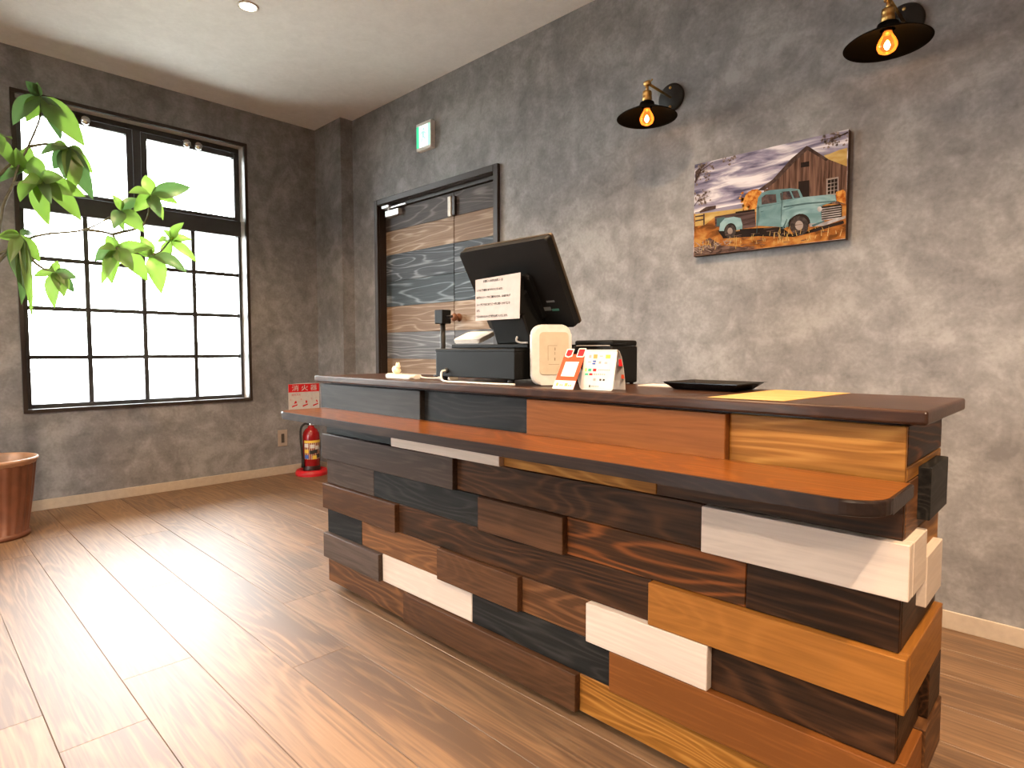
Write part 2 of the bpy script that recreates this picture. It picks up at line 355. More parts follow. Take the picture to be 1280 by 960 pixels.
# floor: boards 0.19 m wide running along the counter wall
floor = tag(box('floor', -0.12, XR+0.12, YN-0.12, 0.12, -0.06, -0.004, M_groove), 'glossy brown wood-look plank floor', kind='structure')
PW = 0.19; L = 1.82; joints = {2.27: 2.568, 2.08: 2.783, 1.89: 2.523, 1.32: 2.342}
rng = random.Random(5)
k = 0; yt = -0.0
ytops = [0.0, -0.18]
while ytops[-1] > YN: ytops.append(ytops[-1] - PW)
for ya, yb in zip(ytops, ytops[1:]):
    yb = max(yb, YN)
    j0 = next((v for a, v in joints.items() if abs(a + ya) < 0.02), None)
    if j0 is None: j0 = rng.uniform(0.2, 1.9)
    xs = [j0 + n*L for n in range(-5, 6)]
    xs = [0.0] + [x for x in xs if 0.05 < x < XR-0.05] + [XR]
    for a, c in zip(xs, xs[1:]):
        bm = bmesh.new()
        abox(bm, a+0.0004, c-0.0004, yb+0.0007, ya-0.0007, -0.006, 0.0, 0.0010)
        finish('floor_plank', bm, M_floor, floor)

# ------------------------------------------------------------------ window
def window(name, dy, label):
    w_ = tag(empty(name, (0, (WY0+WY1)/2 + dy, WZ0)), label, kind='structure')
    y0, y1, z0, z1 = WY0+dy, WY1+dy, WZ0, WZ1
    def ring(nm, a0, a1, b0, b1, t, xa, xb, mat, bev=0.0015):
        bm = bmesh.new()
        abox(bm, xa, xb, a0, a1, b0, b0+t, bev); abox(bm, xa, xb, a0, a1, b1-t, b1, bev)
        abox(bm, xa, xb, a0, a0+t, b0+t, b1-t, bev); abox(bm, xa, xb, a1-t, a1, b0+t, b1-t, bev)
        return finish(nm, bm, mat, w_)
    ring('casing', y0, y1, z0, z1, 0.022, -0.012, 0.012, M_trim)
    ring('reveal_lining', y0+0.001, y1-0.001, z0+0.001, z1-0.001, 0.016, -0.145, -0.012, M_reveal)
    g = lambda a: a + dy
    yl, yr = g(-1.965), g(-0.655)
    # outer sash frame, transom rail, mullion
    bm = bmesh.new()
    abox(bm, -0.145, -0.100, yl, g(-1.925), z0+0.014, z1-0.045, 0.002); abox(bm, -0.145, -0.100, g(-0.677), yr, z0+0.014, z1-0.045, 0.002)
    abox(bm, -0.145, -0.100, g(-1.925), g(-0.677), z0+0.014, 0.632, 0.002); abox(bm, -0.145, -0.100, yl, yr, z1-0.05, z1-0.016, 0.002)
    finish('window_frame', bm, M_winframe, w_)
    box('transom_rail', -0.145, -0.088, yl, yr, 1.803, 1.915, M_winframe, w_, 0.003)
    box('mullion', -0.145, -0.095, g(-1.345), g(-1.30), 1.915, 2.415, M_winframe, w_, 0.002)
    for a, c in ((-1.958, -1.347), (-1.298, -0.662)):      # two top-hung vent sashes
        bm = bmesh.new(); a_, c_ = g(a), g(c); t = 0.036
        abox(bm, -0.140, -0.095, a_, a_+t, 1.918, 2.41, 0.002); abox(bm, -0.140, -0.095, c_-t, c_, 1.918, 2.41, 0.002)
        abox(bm, -0.140, -0.095, a_+t, c_-t, 1.918, 1.942, 0.002); abox(bm, -0.140, -0.095, a_+t, c_-t, 2.372, 2.41, 0.002)
        s_ = finish('vent_sash', bm, M_winframe, w_)
        box('pane', -0.123, -0.119, a_+t, c_-t, 1.942, 2.372, M_glass, s_)
        m_ = (a_+c_)/2 + (0.01 if a < -1.5 else 0.0)
        for q in (-0.038, 0.038):
            lathe('latch_knob', [(0.008, 0), (0.026, 0.005), (0.028, 0.016), (0.021, 0.030), (0.005, 0.035)], (-0.094, m_+q, 2.398), M_chrome, s_, (1, 0, 0), 16)
        box('latch_plate', -0.096, -0.091, m_-0.07, m_+0.07, 2.386, 2.412, M_winframe, s_, 0.002)
    ym = [-1.62, -1.302, -0.985]; zm = [1.52, 1.218, 0.918]
    for a in ym: box('glazing_bar', -0.133, -0.109, g(a)-0.013, g(a)+0.013, 0.632, 1.803, M_winframe, w_, 0.002)
    ye = [-1.925] + ym + [-0.677]; ze = [0.632, 0.918, 1.218, 1.52, 1.803]
    for i in range(4):
        for z in zm:
            box('cross_bar', -0.1325, -0.1095, g(ye[i])+0.010*(i > 0), g(ye[i+1])-0.010*(i < 3), z-0.0125, z+0.0125, M_winframe, w_, 0.002)
        for j in range(4):
            box('pane', -0.123, -0.119, g(ye[i])+0.008*(i > 0), g(ye[i+1])-0.008*(i < 3), ze[j]+0.007*(j > 0), ze[j+1]-0.007*(j < 3), M_glass, w_)
    return w_
window('window_1', 0.0, 'tall dark framed window with sixteen small panes below two vents')
if TWO: window('window_2', W2, 'added unseen dark framed grid window further along the wall, for daylight')

# ------------------------------------------------------------------ door
door = tag(empty('door_1', (1.35, 0.05, 0)), 'plank faced double door of mixed grey and tan boards behind the counter', kind='structure')
bm = bmesh.new(); cw = 0.040
abox(bm, DX0, DX0+cw, -0.022, 0.0, 0, DZ, 0.003); abox(bm, DX1-cw, DX1, -0.022, 0.0, 0, DZ, 0.003); abox(bm, DX0+cw, DX1-cw, -0.022, 0.0, DZ-cw, DZ, 0.003)
finish('door_casing', bm, M_trim, door)
bm = bmesh.new()
abox(bm, DX0+0.030, DX0+cw+0.002, 0.0, 0.118, 0, DZ-0.03); abox(bm, DX1-cw-0.002, DX1-0.030, 0.0, 0.118, 0, DZ-0.03); abox(bm, DX0+cw, DX1-cw, 0.0, 0.118, DZ-cw-0.002, DZ-0.03)
finish('door_jamb', bm, M_trim, door)
bm = bmesh.new(); abox(bm, DX0+cw+0.002, DX1-cw-0.002, 0.032, 0.1, 1.978, 2.0025, 0.002); finish('door_stop', bm, M_trim, door)
box('light_seal', DX0+0.031, DX1-0.031, 0.1005, 0.1175, 0.0, DZ-0.031, M_trim, door)  # added hidden panel, keeps sky light from leaking through the door gaps
zs = [1.975, 1.823, 1.653, 1.461, 1.279, 1.091, 0.902, 0.715, 0.53, 0.345, 0.16, 0.012]
seq = ['gb', 'tan', 'blue', 'teal', 'tan', 'grey', 'tan', 'blue', 'gb', 'tan', 'teal']
for li, (a, c) in enumerate(((0.748, 1.5115), (1.5155, 1.944))):
    leaf = box('door_leaf', a, c, 0.062, 0.10, 0.01, 1.976, M_trim, door)
    for i, s_ in enumerate(seq):
        cut = [a, c] if not (i == 6 and li == 0) else [a, 0.90, c]
        for p_, q_ in zip(cut, cut[1:]):
            box('door_board', p_+0.0005, q_-0.0005, 0.050 + 0.001*(i % 2), 0.0622, zs[i+1]+0.0006, zs[i]-0.0006, D[s_], leaf, 0.0012)
    if li == 0:
        cl = box('door_closer', 0.795, 0.955, 0.012, 0.0495, 1.918, 1.962, M_steel, leaf, 0.004, 2)
    else:
        kn = lathe('door_knob', [(0.026, 0), (0.026, 0.006), (0.010, 0.010), (0.010, 0.026), (0.024, 0.034), (0.027, 0.046), (0.018, 0.058), (0.002, 0.061)], (1.56, 0.050, 1.172), plain('brown_knob', (0.20, 0.075, 0.03), 0.4), leaf, (0, -1, 0), 24)
bm = bmesh.new(); atube(bm, [(0.83, 0.022, 1.962), (0.83, 0.022, 1.972)], 0.010, 10); abox(bm, 0.80, 1.04, 0.012, 0.026, 1.972, 1.984, 0.002); abox(bm, 0.775, 0.86, -0.004, 0.026, 1.976, 1.998, 0.003)
finish('closer_arm', bm, M_steel, door)
box('contact_sensor', 1.478, 1.510, 0.026, 0.0485, 1.822, 1.948, M_white, door, 0.004, 2)
box('contact_magnet', 1.517, 1.545, 0.030, 0.0485, 1.825, 1.945, M_trim, door, 0.004, 2)

# ------------------------------------------------------------------ reception counter
X0, X1 = 2.320, 4.297; Y0, Y1 = -1.308, -1.325; YB = -0.99; XP = 4.311
counter = tag(empty('reception_counter', ((X0+X1)/2, (Y0+YB)/2, 0)), 'long reception counter clad in staggered black, brown, amber and white boards', 'counter')
box('carcass', X0+0.02, X1-0.012, Y0+0.012, YB, 0.035, 0.836, M_edge, counter)
box('toe_plinth', X0+0.06, X1-0.05, Y0+0.06, YB-0.04, 0.0, 0.036, M_rubber, counter)
zr = lambda k: 0.03 + 0.1*k
rows = {
 0: [(X0, 2.852, 0, 'brown'), (2.852, 3.598, 1, 'umber'), (3.598, X1, 0, 'yellow')],
 1: [(X0, 2.706, 1, 'grey'), (2.706, 3.186, 0, 'white'), (3.186, 3.700, 0, 'black'), (3.700, XP, 1, 'red')],
 2: [(X0, 2.572, 0, 'black'), (2.572, 3.036, 0, 'brown'), (3.036, 3.394, 1, 'umber'), (3.394, 3.629, 0, 'brown'), (3.629, 3.953, 1, 'white'), (3.953, X1, 0, 'dark')],
 3: [(X0, 2.810, 1, 'umber'), (2.810, 3.806, 0, 'dark'), (3.806, XP, 1, 'orange')],
 4: [(X0, 2.656, 0, 'grey'), (2.656, 3.230, 0, 'black'), (3.230, 3.554, 1, 'umber'), (3.554, 4.025, 0, 'flame'), (4.025, X1, 0, 'dark')],
 5: [(X0, 3.118, 1, 'grey'), (3.118, 3.933, 0, 'dark'), (3.933, XP, 1, 'white')],
 6: [(X0, 2.790, 0, 'black'), (2.790, 3.322, 1, 'white'), (3.322, 3.815, 0, 'yellow'), (3.815, X1, 0, 'dark')],
 7: [(X0, 2.957, 1, 'slate'), (2.957, 3.426, 0, 'black'), (3.426, 3.983, 1, 'red'), (3.983, X1, 0, 'yellow')],
}
for k_, lst in rows.items():
    for a, c, proud, col in lst:
        yb_ = Y0 + 0.012; yf = (Y1 if proud else Y0)
        if proud and a == X0: a = X0 - 0.009
        box('front_board', a+0.0006, c-0.0006, yf, yb_, zr(k_)+0.0008, zr(k_+1)-0.0008, B[col]['x'], counter, 0.0015)
# boards on the right-hand end (outer face at x)
def end_board(y0, y1, z0, z1, x, col): box('end_board', X1-0.012, x, y0, y1, z0+0.0008, z1-0.0008, B[col]['y'], counter, 0.0015)
yf = Y0 + 0.0125; yp = Y0+0.0125
end_board(yf, YB, 0.757, 0.83, X1, 'flame'); end_board(yf, YB, 0.73, 0.757, X1, 'yellow')
end_board(yf, YB, zr(6), zr(7), X1, 'brown'); end_board(-1.205, -1.035, 0.648, 0.747, XP+0.006, 'black')
end_board(yf, -1.185, zr(5), zr(6), XP, 'white'); end_board(-1.184, YB, zr(5), zr(6), X1, 'yellow')
end_board(yf, YB, zr(4), zr(5), X1, 'dark'); end_board(-1.185, -1.035, 0.478, 0.578, XP+0.002, 'white')
end_board(yf, YB, zr(3), zr(4), XP, 'orange')
end_board(yf, -1.12, zr(2), zr(3), X1, 'dark'); end_board(-1.11, YB, zr(2), zr(3), XP, 'dark')
end_board(yf, -1.16, zr(1), zr(2), XP, 'red'); end_board(-1.155, YB, zr(1), zr(2), XP+0.004, 'brown')
end_board(yf, YB, zr(0), zr(1), X1, 'yellow')
# boards on the left-hand end
for k_, col in enumerate(('brown', 'grey', 'black', 'umber', 'grey', 'umber', 'dark', 'grey')):
    box('end_board', X0, X0+0.02, Y0+0.0125, YB, zr(k_)+0.0008, zr(k_+1)-0.0008, B[col]['y'], counter, 0.0015)
# top slab and customer shelf
top = box('countertop', 2.300, 4.332, -1.345, -0.965, 0.8365, 0.861, [M_top], counter, 0.005, 3)
def shelf_outline(x0, x1, yfront, yback, r, n=8):
    pts = [(x1, yback), (x0, yback)]
    pts += [(x0+r - r*math.cos(PI/2*i/n), yfront+r - r*math.sin(PI/2*i/n)) for i in range(n+1)]
    pts += [(x1-r + r*math.sin(PI/2*i/n), yfront+r - r*math.cos(PI/2*i/n)) for i in range(n+1)]
    return pts
I4 = Matrix.Identity(4)
so = shelf_outline(2.335, 4.312, -1.521, Y1+0.003, 0.06)
shelf = prism('customer_shelf', so, 0.7095, 0.735, I4, M_edge, counter, 0.004)
si = shelf_outline(2.340, 4.307, -1.5165, Y1+0.003, 0.056)
prism('shelf_top_veneer', si, 0.7345, 0.7354, I4, M_shelf, shelf)

# ------------------------------------------------------------------ things on the counter
ZT = 0.861
# cash drawer
dr = tag(empty('cash_drawer', (3.183, -1.14, ZT)), 'flat black cash drawer box under the tilted screen', 'cash drawer')
box('drawer_body', 3.008, 3.358, -1.30, -0.985, 0.877, 0.963, M_blackplastic, dr, 0.003, 2)
box('drawer_lid', 3.007, 3.359, -1.301, -0.984, 0.955, 0.9652, M_blackplastic, dr, 0.002)
for x in (3.035, 3.33):
    for y in (-1.285, -1.005): lathe('foot', [(0.009, 0), (0.011, 0.0165)], (x, y, ZT), M_rubber, dr, n=14)
lathe('cable_grommet', [(0.009, 0), (0.009, 0.003), (0.006, 0.004)], (3.062, -1.3005, 0.897), M_rubber, dr, (0, -1, 0), 16)
tube('cable', smooth_path([(3.062, -1.302, 0.897), (3.058, -1.316, 0.893), (3.068, -1.325, 0.872), (3.095, -1.33, 0.8645), (3.16, -1.322, 0.8642), (3.30, -1.318, 0.8642), (3.36, -1.30, 0.8642)]), 0.0032, M_white, dr)
# point of sale terminal
pos = tag(empty('point_of_sale_terminal', (3.27, -1.16, 0.9652)), 'black sales terminal with tilted screen seen from the back', 'terminal')
bp_ = box('base_plate', 3.02, 3.357, -1.245, -1.02, 0.9662, 0.9782, M_blackplastic, pos, 0.003, 2)
Mm = frame_at((3.298, -1.226, 1.144), (1, 0, 0.0), (0.018, -0.15, 0.225))
prism('screen_back', rrect(0.348, 0.272, 0.008), -0.012, 0.010, Mm, M_blackplastic, pos, 0.004)
prism('screen_rim', rrect(0.352, 0.276, 0.008), -0.020, -0.0122, Mm, plain('bronze_screen_rim', (0.10, 0.07, 0.045), 0.35, 0.6), pos, 0.001)
prism('screen_glass', rrect(0.335, 0.25, 0.004), -0.0215, -0.0201, Mm, M_blackgloss, pos)
prism('rear_cover', rrect(0.20, 0.15, 0.012), 0.0101, 0.026, Mm @ Matrix.Translation((-0.02, -0.03, 0)), M_blackplastic, pos, 0.008)
bm = bmesh.new()
t_ = bmesh.new(); v_ = [t_.verts.new(q) for q in ((3.225, -1.24, 0.978), (3.365, -1.24, 0.978), (3.365, -1.11, 0.978), (3.225, -1.11, 0.978), (3.215, -1.262, 1.06), (3.355, -1.262, 1.06), (3.355, -1.19, 1.10), (3.215, -1.19, 1.10), (3.215, -1.268, 1.11), (3.355, -1.268, 1.11), (3.355, -1.24, 1.14), (3.215, -1.24, 1.14))]
for f in ((0, 1, 5, 4), (1, 2, 6, 5), (2, 3, 7, 6), (3, 0, 4, 7), (3, 2, 1, 0), (4, 5, 9, 8), (5, 6, 10, 9), (6, 7, 11, 10), (7, 4, 8, 11), (8, 9, 10, 11)): t_.faces.new([v_[i] for i in f])
bmesh.ops.bevel(t_, geom=list(t_.edges), offset=0.004, segments=1, affect='EDGES'); merge(bm, t_)
finish('stand_column', bm, M_blackplastic, pos)
box('customer_display', 3.205, 3.362, -1.292, -1.262, 1.06, 1.165, M_blackplastic, pos, 0.003)
Ms = Mm @ Matrix.Translation((0, 0, 0.0102))
for dx, dy_, ww, hh, mt in ((0.10, -0.052, 0.030, 0.006, 'grey'), (0.082, -0.078, 0.026, 0.012, 'grey'), (0.110, -0.080, 0.026, 0.007, 'green')):
    quad('rating_sticker', Ms, dx, dx+ww, dy_, dy_+hh, plain('sticker_' + mt, (0.13, 0.14, 0.14) if mt == 'grey' else (0.04, 0.17, 0.13), 0.5), pos)
tube('power_lead', smooth_path([(3.315, -1.243, 1.000), (3.322, -1.255, 0.988), (3.335, -1.252, 0.9815), (3.36, -1.25, 0.9815)]), 0.003, M_greyink, pos)
# notice sheet
nz = tag(empty('notice_sheet', (3.285, -1.2945, 1.048)), 'white paper notice with black Japanese text taped below the screen', 'notice')
prism('paper', [(-0.092, 0), (0.088, 0.001), (0.092, 0.127), (-0.092, 0.121)], 0, 0.0008, frame_at((3.283, -1.2932, 1.047), (1, 0, 0), (0, 0, 1)), M_notice, nz)
Mn = frame_at((3.283, -1.2942, 1.047), (1, 0, 0), (0, 0, 1))
lines = [('お客様へ大切なお願い  ②', -0.058, 0.106, 0.082, 0.0068), ('いつもご来店誠にありがとうございます。', -0.085, 0.081, 0.108, 0.0062),
         ('新規のスリーブのご案内のため、お会計をグ', -0.086, 0.060, 0.140, 0.0062), ('ループ様でまとめてご一緒に受付させて頂き', -0.086, 0.039, 0.138, 0.0062),
         ('ます。', -0.086, 0.022, 0.014, 0.006), ('皆様のあたたかいご理解をお願いいたします。', -0.087, 0.004, 0.130, 0.0066)]
for s_, x, z, wd, ht in lines: text('printed_line', s_, Mn @ Matrix.Translation((x, z+0.004, 0.0004)), wd, M_ink, nz, ht*1.2, 0.032)
# white handheld reader lying on the base plate
tg = frame_at((3.075, -1.195, 1.0015), (1, 0, 0), (0, 0.88, 0.34))
rd = tag(prism('card_reader', rrect(0.125, 0.075, 0.010), -0.007, 0.007, tg, M_white, None, 0.003, at=(3.075, -1.195, 0.9785)), 'slim white card reader propped beside the screen stand', 'card reader')
# black pole with a boxy head
pl = tag(empty('display_pole', (2.752, -1.06, ZT)), 'thin black pole with a boxy head left of the cash drawer', 'pole')
lathe('pole_base', [(0.035, 0), (0.035, 0.006), (0.012, 0.010)], (2.752, -1.06, ZT), M_blackmetal, pl, n=24)
tube('pole', [(2.752, -1.06, ZT+0.008), (2.752, -1.06, 1.062)], 0.0095, M_blackmetal, pl, 14)
box('pole_head', 2.724, 2.771, -1.078, -1.035, 1.060, 1.112, M_blackplastic, pl, 0.003, 2)
tube('clamp_screw', [(2.770, -1.056, 1.086), (2.800, -1.056, 1.086)], 0.005, M_blackmetal, pl, 10)
# little things at the left end
hs = tag(empty('cordless_handset', (2.76, -1.25, ZT)), 'white flat handset lying at the left end of the counter', 'handset')
prism('handset_body', rrect(0.165, 0.052, 0.016), 0.0, 0.014, Matrix.Translation((2.763, -1.25, ZT+0.0005)), M_white, hs, 0.005)
prism('handset_pad', rrect(0.05, 0.036, 0.008), 0.0146, 0.0165, Matrix.Translation((2.71, -1.25, ZT)), M_cream, hs)
fg = tag(empty('figurine', (2.722, -1.25, ZT+0.0168)), 'tiny cream animal figurine sitting on the white handset', 'figurine')
bm = bmesh.new()
for (x, y, z, r, sx, sz) in ((2.722, -1.25, 0.888, 0.015, 1.25, 0.85), (2.733, -1.252, 0.902, 0.010, 1, 0.95), (2.712, -1.25, 0.893, 0.011, 1, 1.0)):
    t_ = bmesh.new(); bmesh.ops.create_icosphere(t_, subdivisions=2, radius=r); merge(bm, t_, Matrix.Translation((x, y, z)) @ Matrix.Diagonal((sx, 1, sz, 1)))
finish('figurine_body', bm, M_cream, fg, smooth=True)
bm = bmesh.new()
for dx in (-0.006, 0.006): alathe(bm, [(0.0045, 0), (0.003, 0.005), (0.0005, 0.009)], (2.733+dx, -1.252, 0.909), n=8)
finish('figurine_ear', bm, M_cream, fg)
ch = tag(empty('charging_plug', (2.955, -1.20, ZT)), 'white charging stand half hidden behind the cash drawer', 'charger')
prism('charger_body', [(-0.035, 0), (0.035, 0), (0.03, 0.045), (0.004, 0.05), (-0.012, 0.02)], -0.02, 0.02, frame_at((2.945, -1.20, ZT+0.0005), (1, 0, 0), (0, 0, 1)), M_white, ch, 0.003)
tube('charger_cable', smooth_path([(2.848, -1.24, 0.868), (2.87, -1.232, 0.8645), (2.895, -1.215, 0.8645), (2.914, -1.20, 0.866)]), 0.003, M_white, ch)
# white rounded payment terminal
a_ = math.radians(52); rt = (math.cos(a_), math.sin(a_), 0); up = V((-math.sin(a_)*0.05, math.cos(a_)*0.05, 1)).normalized()
pt = tag(empty('payment_terminal', (3.428, -1.228, ZT)), 'cream white rounded payment terminal standing upright beside the cash drawer', 'payment terminal')
Mp = frame_at((3.428, -1.226, ZT+0.0855), rt, up)
prism('terminal_shell', rrect(0.112, 0.168, 0.026, 8), -0.020, 0.014, Mp, M_white, pt, 0.009, smooth=False)
prism('terminal_face', rrect(0.082, 0.118, 0.010, 6), 0.0141, 0.0165, Mp @ Matrix.Translation((0.006, 0.004, 0)), plain('warm_white_panel', (0.50, 0.42, 0.31), 0.5, spec=0.2), pt, 0.001)
Mi = Mp @ Matrix.Translation((0.006, 0.004, 0.0168))
M_icon = plain('faint_embossed_mark', (0.22, 0.17, 0.11), 0.6)
bm = bmesh.new()
for x0_, x1_, y0_, y1_ in ((-0.016, 0.014, -0.031, -0.0300), (-0.018, -0.017, -0.02, 0.022), (-0.018, 0.008, 0.021, 0.022), (0.001, 0.0035, 0.008, 0.016), (0.001, 0.0025, -0.004, 0.004), (0.0, 0.003, -0.020, -0.012)):
    bm.faces.new([bm.verts.new(Mi @ V((x, y, 0.0002))) for x, y in ((x0_, y0_), (x1_, y0_), (x1_, y1_), (x0_, y1_))])
finish('printed_mark', bm, M_icon, pt)
prism('side_button', rrect(0.004, 0.016, 0.001, 2), -0.004, 0.004, Mp @ Matrix.Translation((-0.0565, 0.0, -0.003)), M_white, pt)
# orange card stand
oc = tag(empty('code_card', (3.58, -1.30, ZT)), 'orange red leaning card with a blank white square and badges', 'card')
up = V((0, 0.058, 0.104)).normalized(); Mo = frame_at((3.562, -1.337, ZT+0.0012), (1, 0, 0), up)
prism('card_panel', [(-0.034, 0), (0.033, 0), (0.033, 0.100), (-0.034, 0.100)], -0.0012, 0.0, Mo, M_orange, oc)
prism('card_footer', [(-0.034, 0), (0.033, 0), (0.033, 0.024), (-0.034, 0.024)], 0.0002, 0.0006, Mo, M_paper, oc)
quad('blank_square', Mo, -0.021, 0.022, 0.036, 0.078, M_paper, oc, 0.0004)
for q_, (x, ww) in enumerate(((-0.026, 0.007), (-0.014, 0.004), (-0.008, 0.004), (0.002, 0.009), (0.013, 0.004), (0.019, 0.005))): quad('footer_mark', Mo, x, x+ww, 0.008, 0.008+(0.009 if ww > 0.006 else 0.005), M_tanink, oc, 0.0009)
prism('badge', [(-0.012, -0.011), (0.0, -0.015), (0.012, -0.011), (0.012, 0.011), (-0.012, 0.011)], 0.0004, 0.0014, Mo @ Matrix.Translation((-0.018, 0.104, 0)), M_paper, oc)
prism('badge', rrect(0.024, 0.026, 0.003, 3), 0.0004, 0.0014, Mo @ Matrix.Translation((0.020, 0.104, 0)), M_paper, oc)
prism('badge_print', [(-0.009, -0.008), (0.0, -0.0115), (0.009, -0.008), (0.009, 0.008), (-0.009, 0.008)], 0.0015, 0.0017, Mo @ Matrix.Translation((-0.018, 0.104, 0)), M_redink, oc)
prism('badge_print', rrect(0.019, 0.020, 0.002, 3), 0.0015, 0.0017, Mo @ Matrix.Translation((0.020, 0.104, 0)), M_redink, oc)
prism('back_strut', [(-0.012, 0), (0.012, 0), (0.010, 0.085), (-0.010, 0.085)], -0.001, 0.0, frame_at((3.562, -1.252, ZT+0.001), (1, 0, 0), (0, -0.04, 0.085)), M_paper, oc)
# white tent card with payment marks
tc_ = tag(empty('tent_card', (3.643, -1.28, ZT)), 'white folded tent card printed with small payment logos', 'card')
upf = V((0, 0.020, 0.096)).normalized(); Mt = frame_at((3.643, -1.308, ZT+0.001), (1, 0, 0), upf)
prism('front_panel', rrect(0.098, 0.100, 0.006, 4), -0.001, 0.0, Mt @ Matrix.Translation((0, 0.050, 0)), M_paper, tc_)
Mb = frame_at((3.643, -1.246, ZT+0.001), (1, 0, 0), V((0, -0.042, 0.098)).normalized())
bm = bmesh.new()
path = [(-1.2885, 0.9600), (-1.2835, 0.9612), (-1.275, 0.957), (-1.265, 0.942), (-1.256, 0.915), (-1.250, 0.885), (-1.2475, ZT+0.001)]
for (ya, za), (yb2, zb2) in zip(path, path[1:]):
    q = [(3.597, ya, za), (3.689, ya, za), (3.689, yb2, zb2), (3.597, yb2, zb2)]
    bm.faces.new([bm.verts.new(p_) for p_ in q])
bmesh.ops.remove_doubles(bm, verts=bm.verts, dist=1e-5)
bmesh.ops.solidify(bm, geom=list(bm.faces), thickness=0.0012)
finish('back_panel', bm, M_paper, tc_)
lg = [(-0.030, 0.084, 0.008, 0.008, M_greyink), (-0.014, 0.084, 0.012, 0.010, M_tanink), (0.004, 0.085, 0.010, 0.003, M_greyink), (0.024, 0.084, 0.014, 0.009, M_yellowink),
      (-0.030, 0.070, 0.010, 0.003, M_greyink), (-0.015, 0.072, 0.010, 0.004, M_blueink), (-0.016, 0.066, 0.010, 0.004, M_blueink), (0.002, 0.069, 0.007, 0.006, M_greyink), (0.020, 0.068, 0.008, 0.005, M_greyink),
      (-0.038, 0.050, 0.005, 0.008, M_yellowink), (-0.026, 0.050, 0.010, 0.007, M_greenink), (-0.011, 0.050, 0.010, 0.007, M_redink),
      (-0.034, 0.039, 0.010, 0.005, M_greenink), (-0.021, 0.039, 0.010, 0.005, M_redink), (-0.008, 0.026, 0.008, 0.006, M_greyink), (0.010, 0.026, 0.006, 0.005, M_ink), (0.020, 0.026, 0.006, 0.005, M_ink), (-0.020, 0.009, 0.004, 0.006, M_ink)]
for x, y, ww, hh, mt in lg: quad('payment_mark', Mt, x-ww/2, x+ww/2, y-hh/2, y+hh/2, mt, tc_, 0.0005)
for x, y, n_ in ((0.000, 0.049, 6), (-0.012, 0.038, 6), (-0.015, 0.008, 4)):
    for q_ in range(n_): quad('payment_mark', Mt, x+q_*0.006, x+q_*0.006+0.0044, y, y+0.003, M_greyink, tc_, 0.0006)
# marks on the inner side of the rear panel
for za, zb2, mt, ya, yb2 in ((0.921, 0.938, M_redink, -1.2655, -1.2615), (0.890, 0.900, M_orange, -1.2545, -1.2520)):
    bm = bmesh.new(); bm.faces.new([bm.verts.new(p_) for p_ in ((3.6895, ya-0.0130, za), (3.6895, yb2-0.0005, za), (3.6895, ya-0.0020, zb2), (3.6895, ya-0.0130, zb2))]); finish('payment_mark', bm, mt, tc_)
# receipt printer
rp = tag(empty('receipt_printer', (3.48, -1.03, ZT)), 'black receipt printer box behind the tent card', 'printer')
box('printer_body', 3.405, 3.548, -1.10, -0.972, ZT+0.004, 0.972, M_blackplastic, rp, 0.005, 2)
box('printer_lid', 3.409, 3.548, -1.098, -0.974, 0.9725, 0.989, M_blackplastic, rp, 0.006, 2)
box('paper_slot', 3.420, 3.536, -1.1015, -1.096, 0.9715, 0.9745, M_greyink, rp, 0.0005)
for x in (3.418, 3.535):
    for y in (-1.088, -0.985): lathe('foot', [(0.006, 0), (0.007, 0.0045)], (x, y, ZT), M_rubber, rp, n=10)
# change tray
ty = tag(empty('change_tray', (3.835, -1.065, ZT)), 'shallow black change tray with flared rim on the counter', 'tray')
def aframe(bm, a, b):
    """sheet between two rectangles (x0,x1,y0,y1,z)"""
    q = lambda r: [bm.verts.new((x, y, r[4])) for x, y in ((r[0], r[2]), (r[1], r[2]), (r[1], r[3]), (r[0], r[3]))]
    A, Bq = q(a), q(b)
    for i in range(4): bm.faces.new((A[i], A[(i+1) % 4], Bq[(i+1) % 4], Bq[i]))
    return A, Bq
bm = bmesh.new()
A, Bq = aframe(bm, (3.755, 3.905, -1.125, -1.005, ZT+0.0006), (3.735, 3.925, -1.145, -0.985, ZT+0.017)); bm.faces.new(A[::-1])
C2, D2 = aframe(bm, (3.735, 3.925, -1.145, -0.985, ZT+0.019), (3.757, 3.903, -1.123, -1.007, ZT+0.004)); bm.faces.new(D2)
for i in range(4): bm.faces.new((Bq[i], Bq[(i+1) % 4], C2[(i+1) % 4], C2[i]))
finish('tray_dish', bm, M_blackgloss, ty)
bm = bmesh.new()
aframe(bm, (3.735, 3.925, -1.145, -0.985, ZT+0.019), (3.728, 3.932, -1.152, -0.978, ZT+0.019)); bmesh.ops.solidify(bm, geom=list(bm.faces), thickness=0.002)
finish('tray_rim', bm, M_blackgloss, ty)
# papers
tag(box('leaflet', 3.615, 3.725, -1.075, -0.995, ZT+0.0004, ZT+0.0035, M_paper, at=(3.67, -1.03, ZT)), 'white leaflet stack lying left of the black change tray', 'leaflet')
M_kraft = wood('pale_yellow_sheet', (0.40, 0.24, 0.09), (0.50, 0.32, 0.13), (0.58, 0.40, 0.18), 'x', 0.5, 0.5, 0.0)
tag(prism('counter_mat', [(3.945, -1.328), (4.095, -1.318), (4.122, -0.985), (3.955, -0.985)], 0, 0.0008, Matrix.Translation((0, 0, ZT+0.0004)), M_kraft, at=(4.03, -1.15, ZT)), 'pale yellow sheet lying flat near the right end of the counter', 'mat')

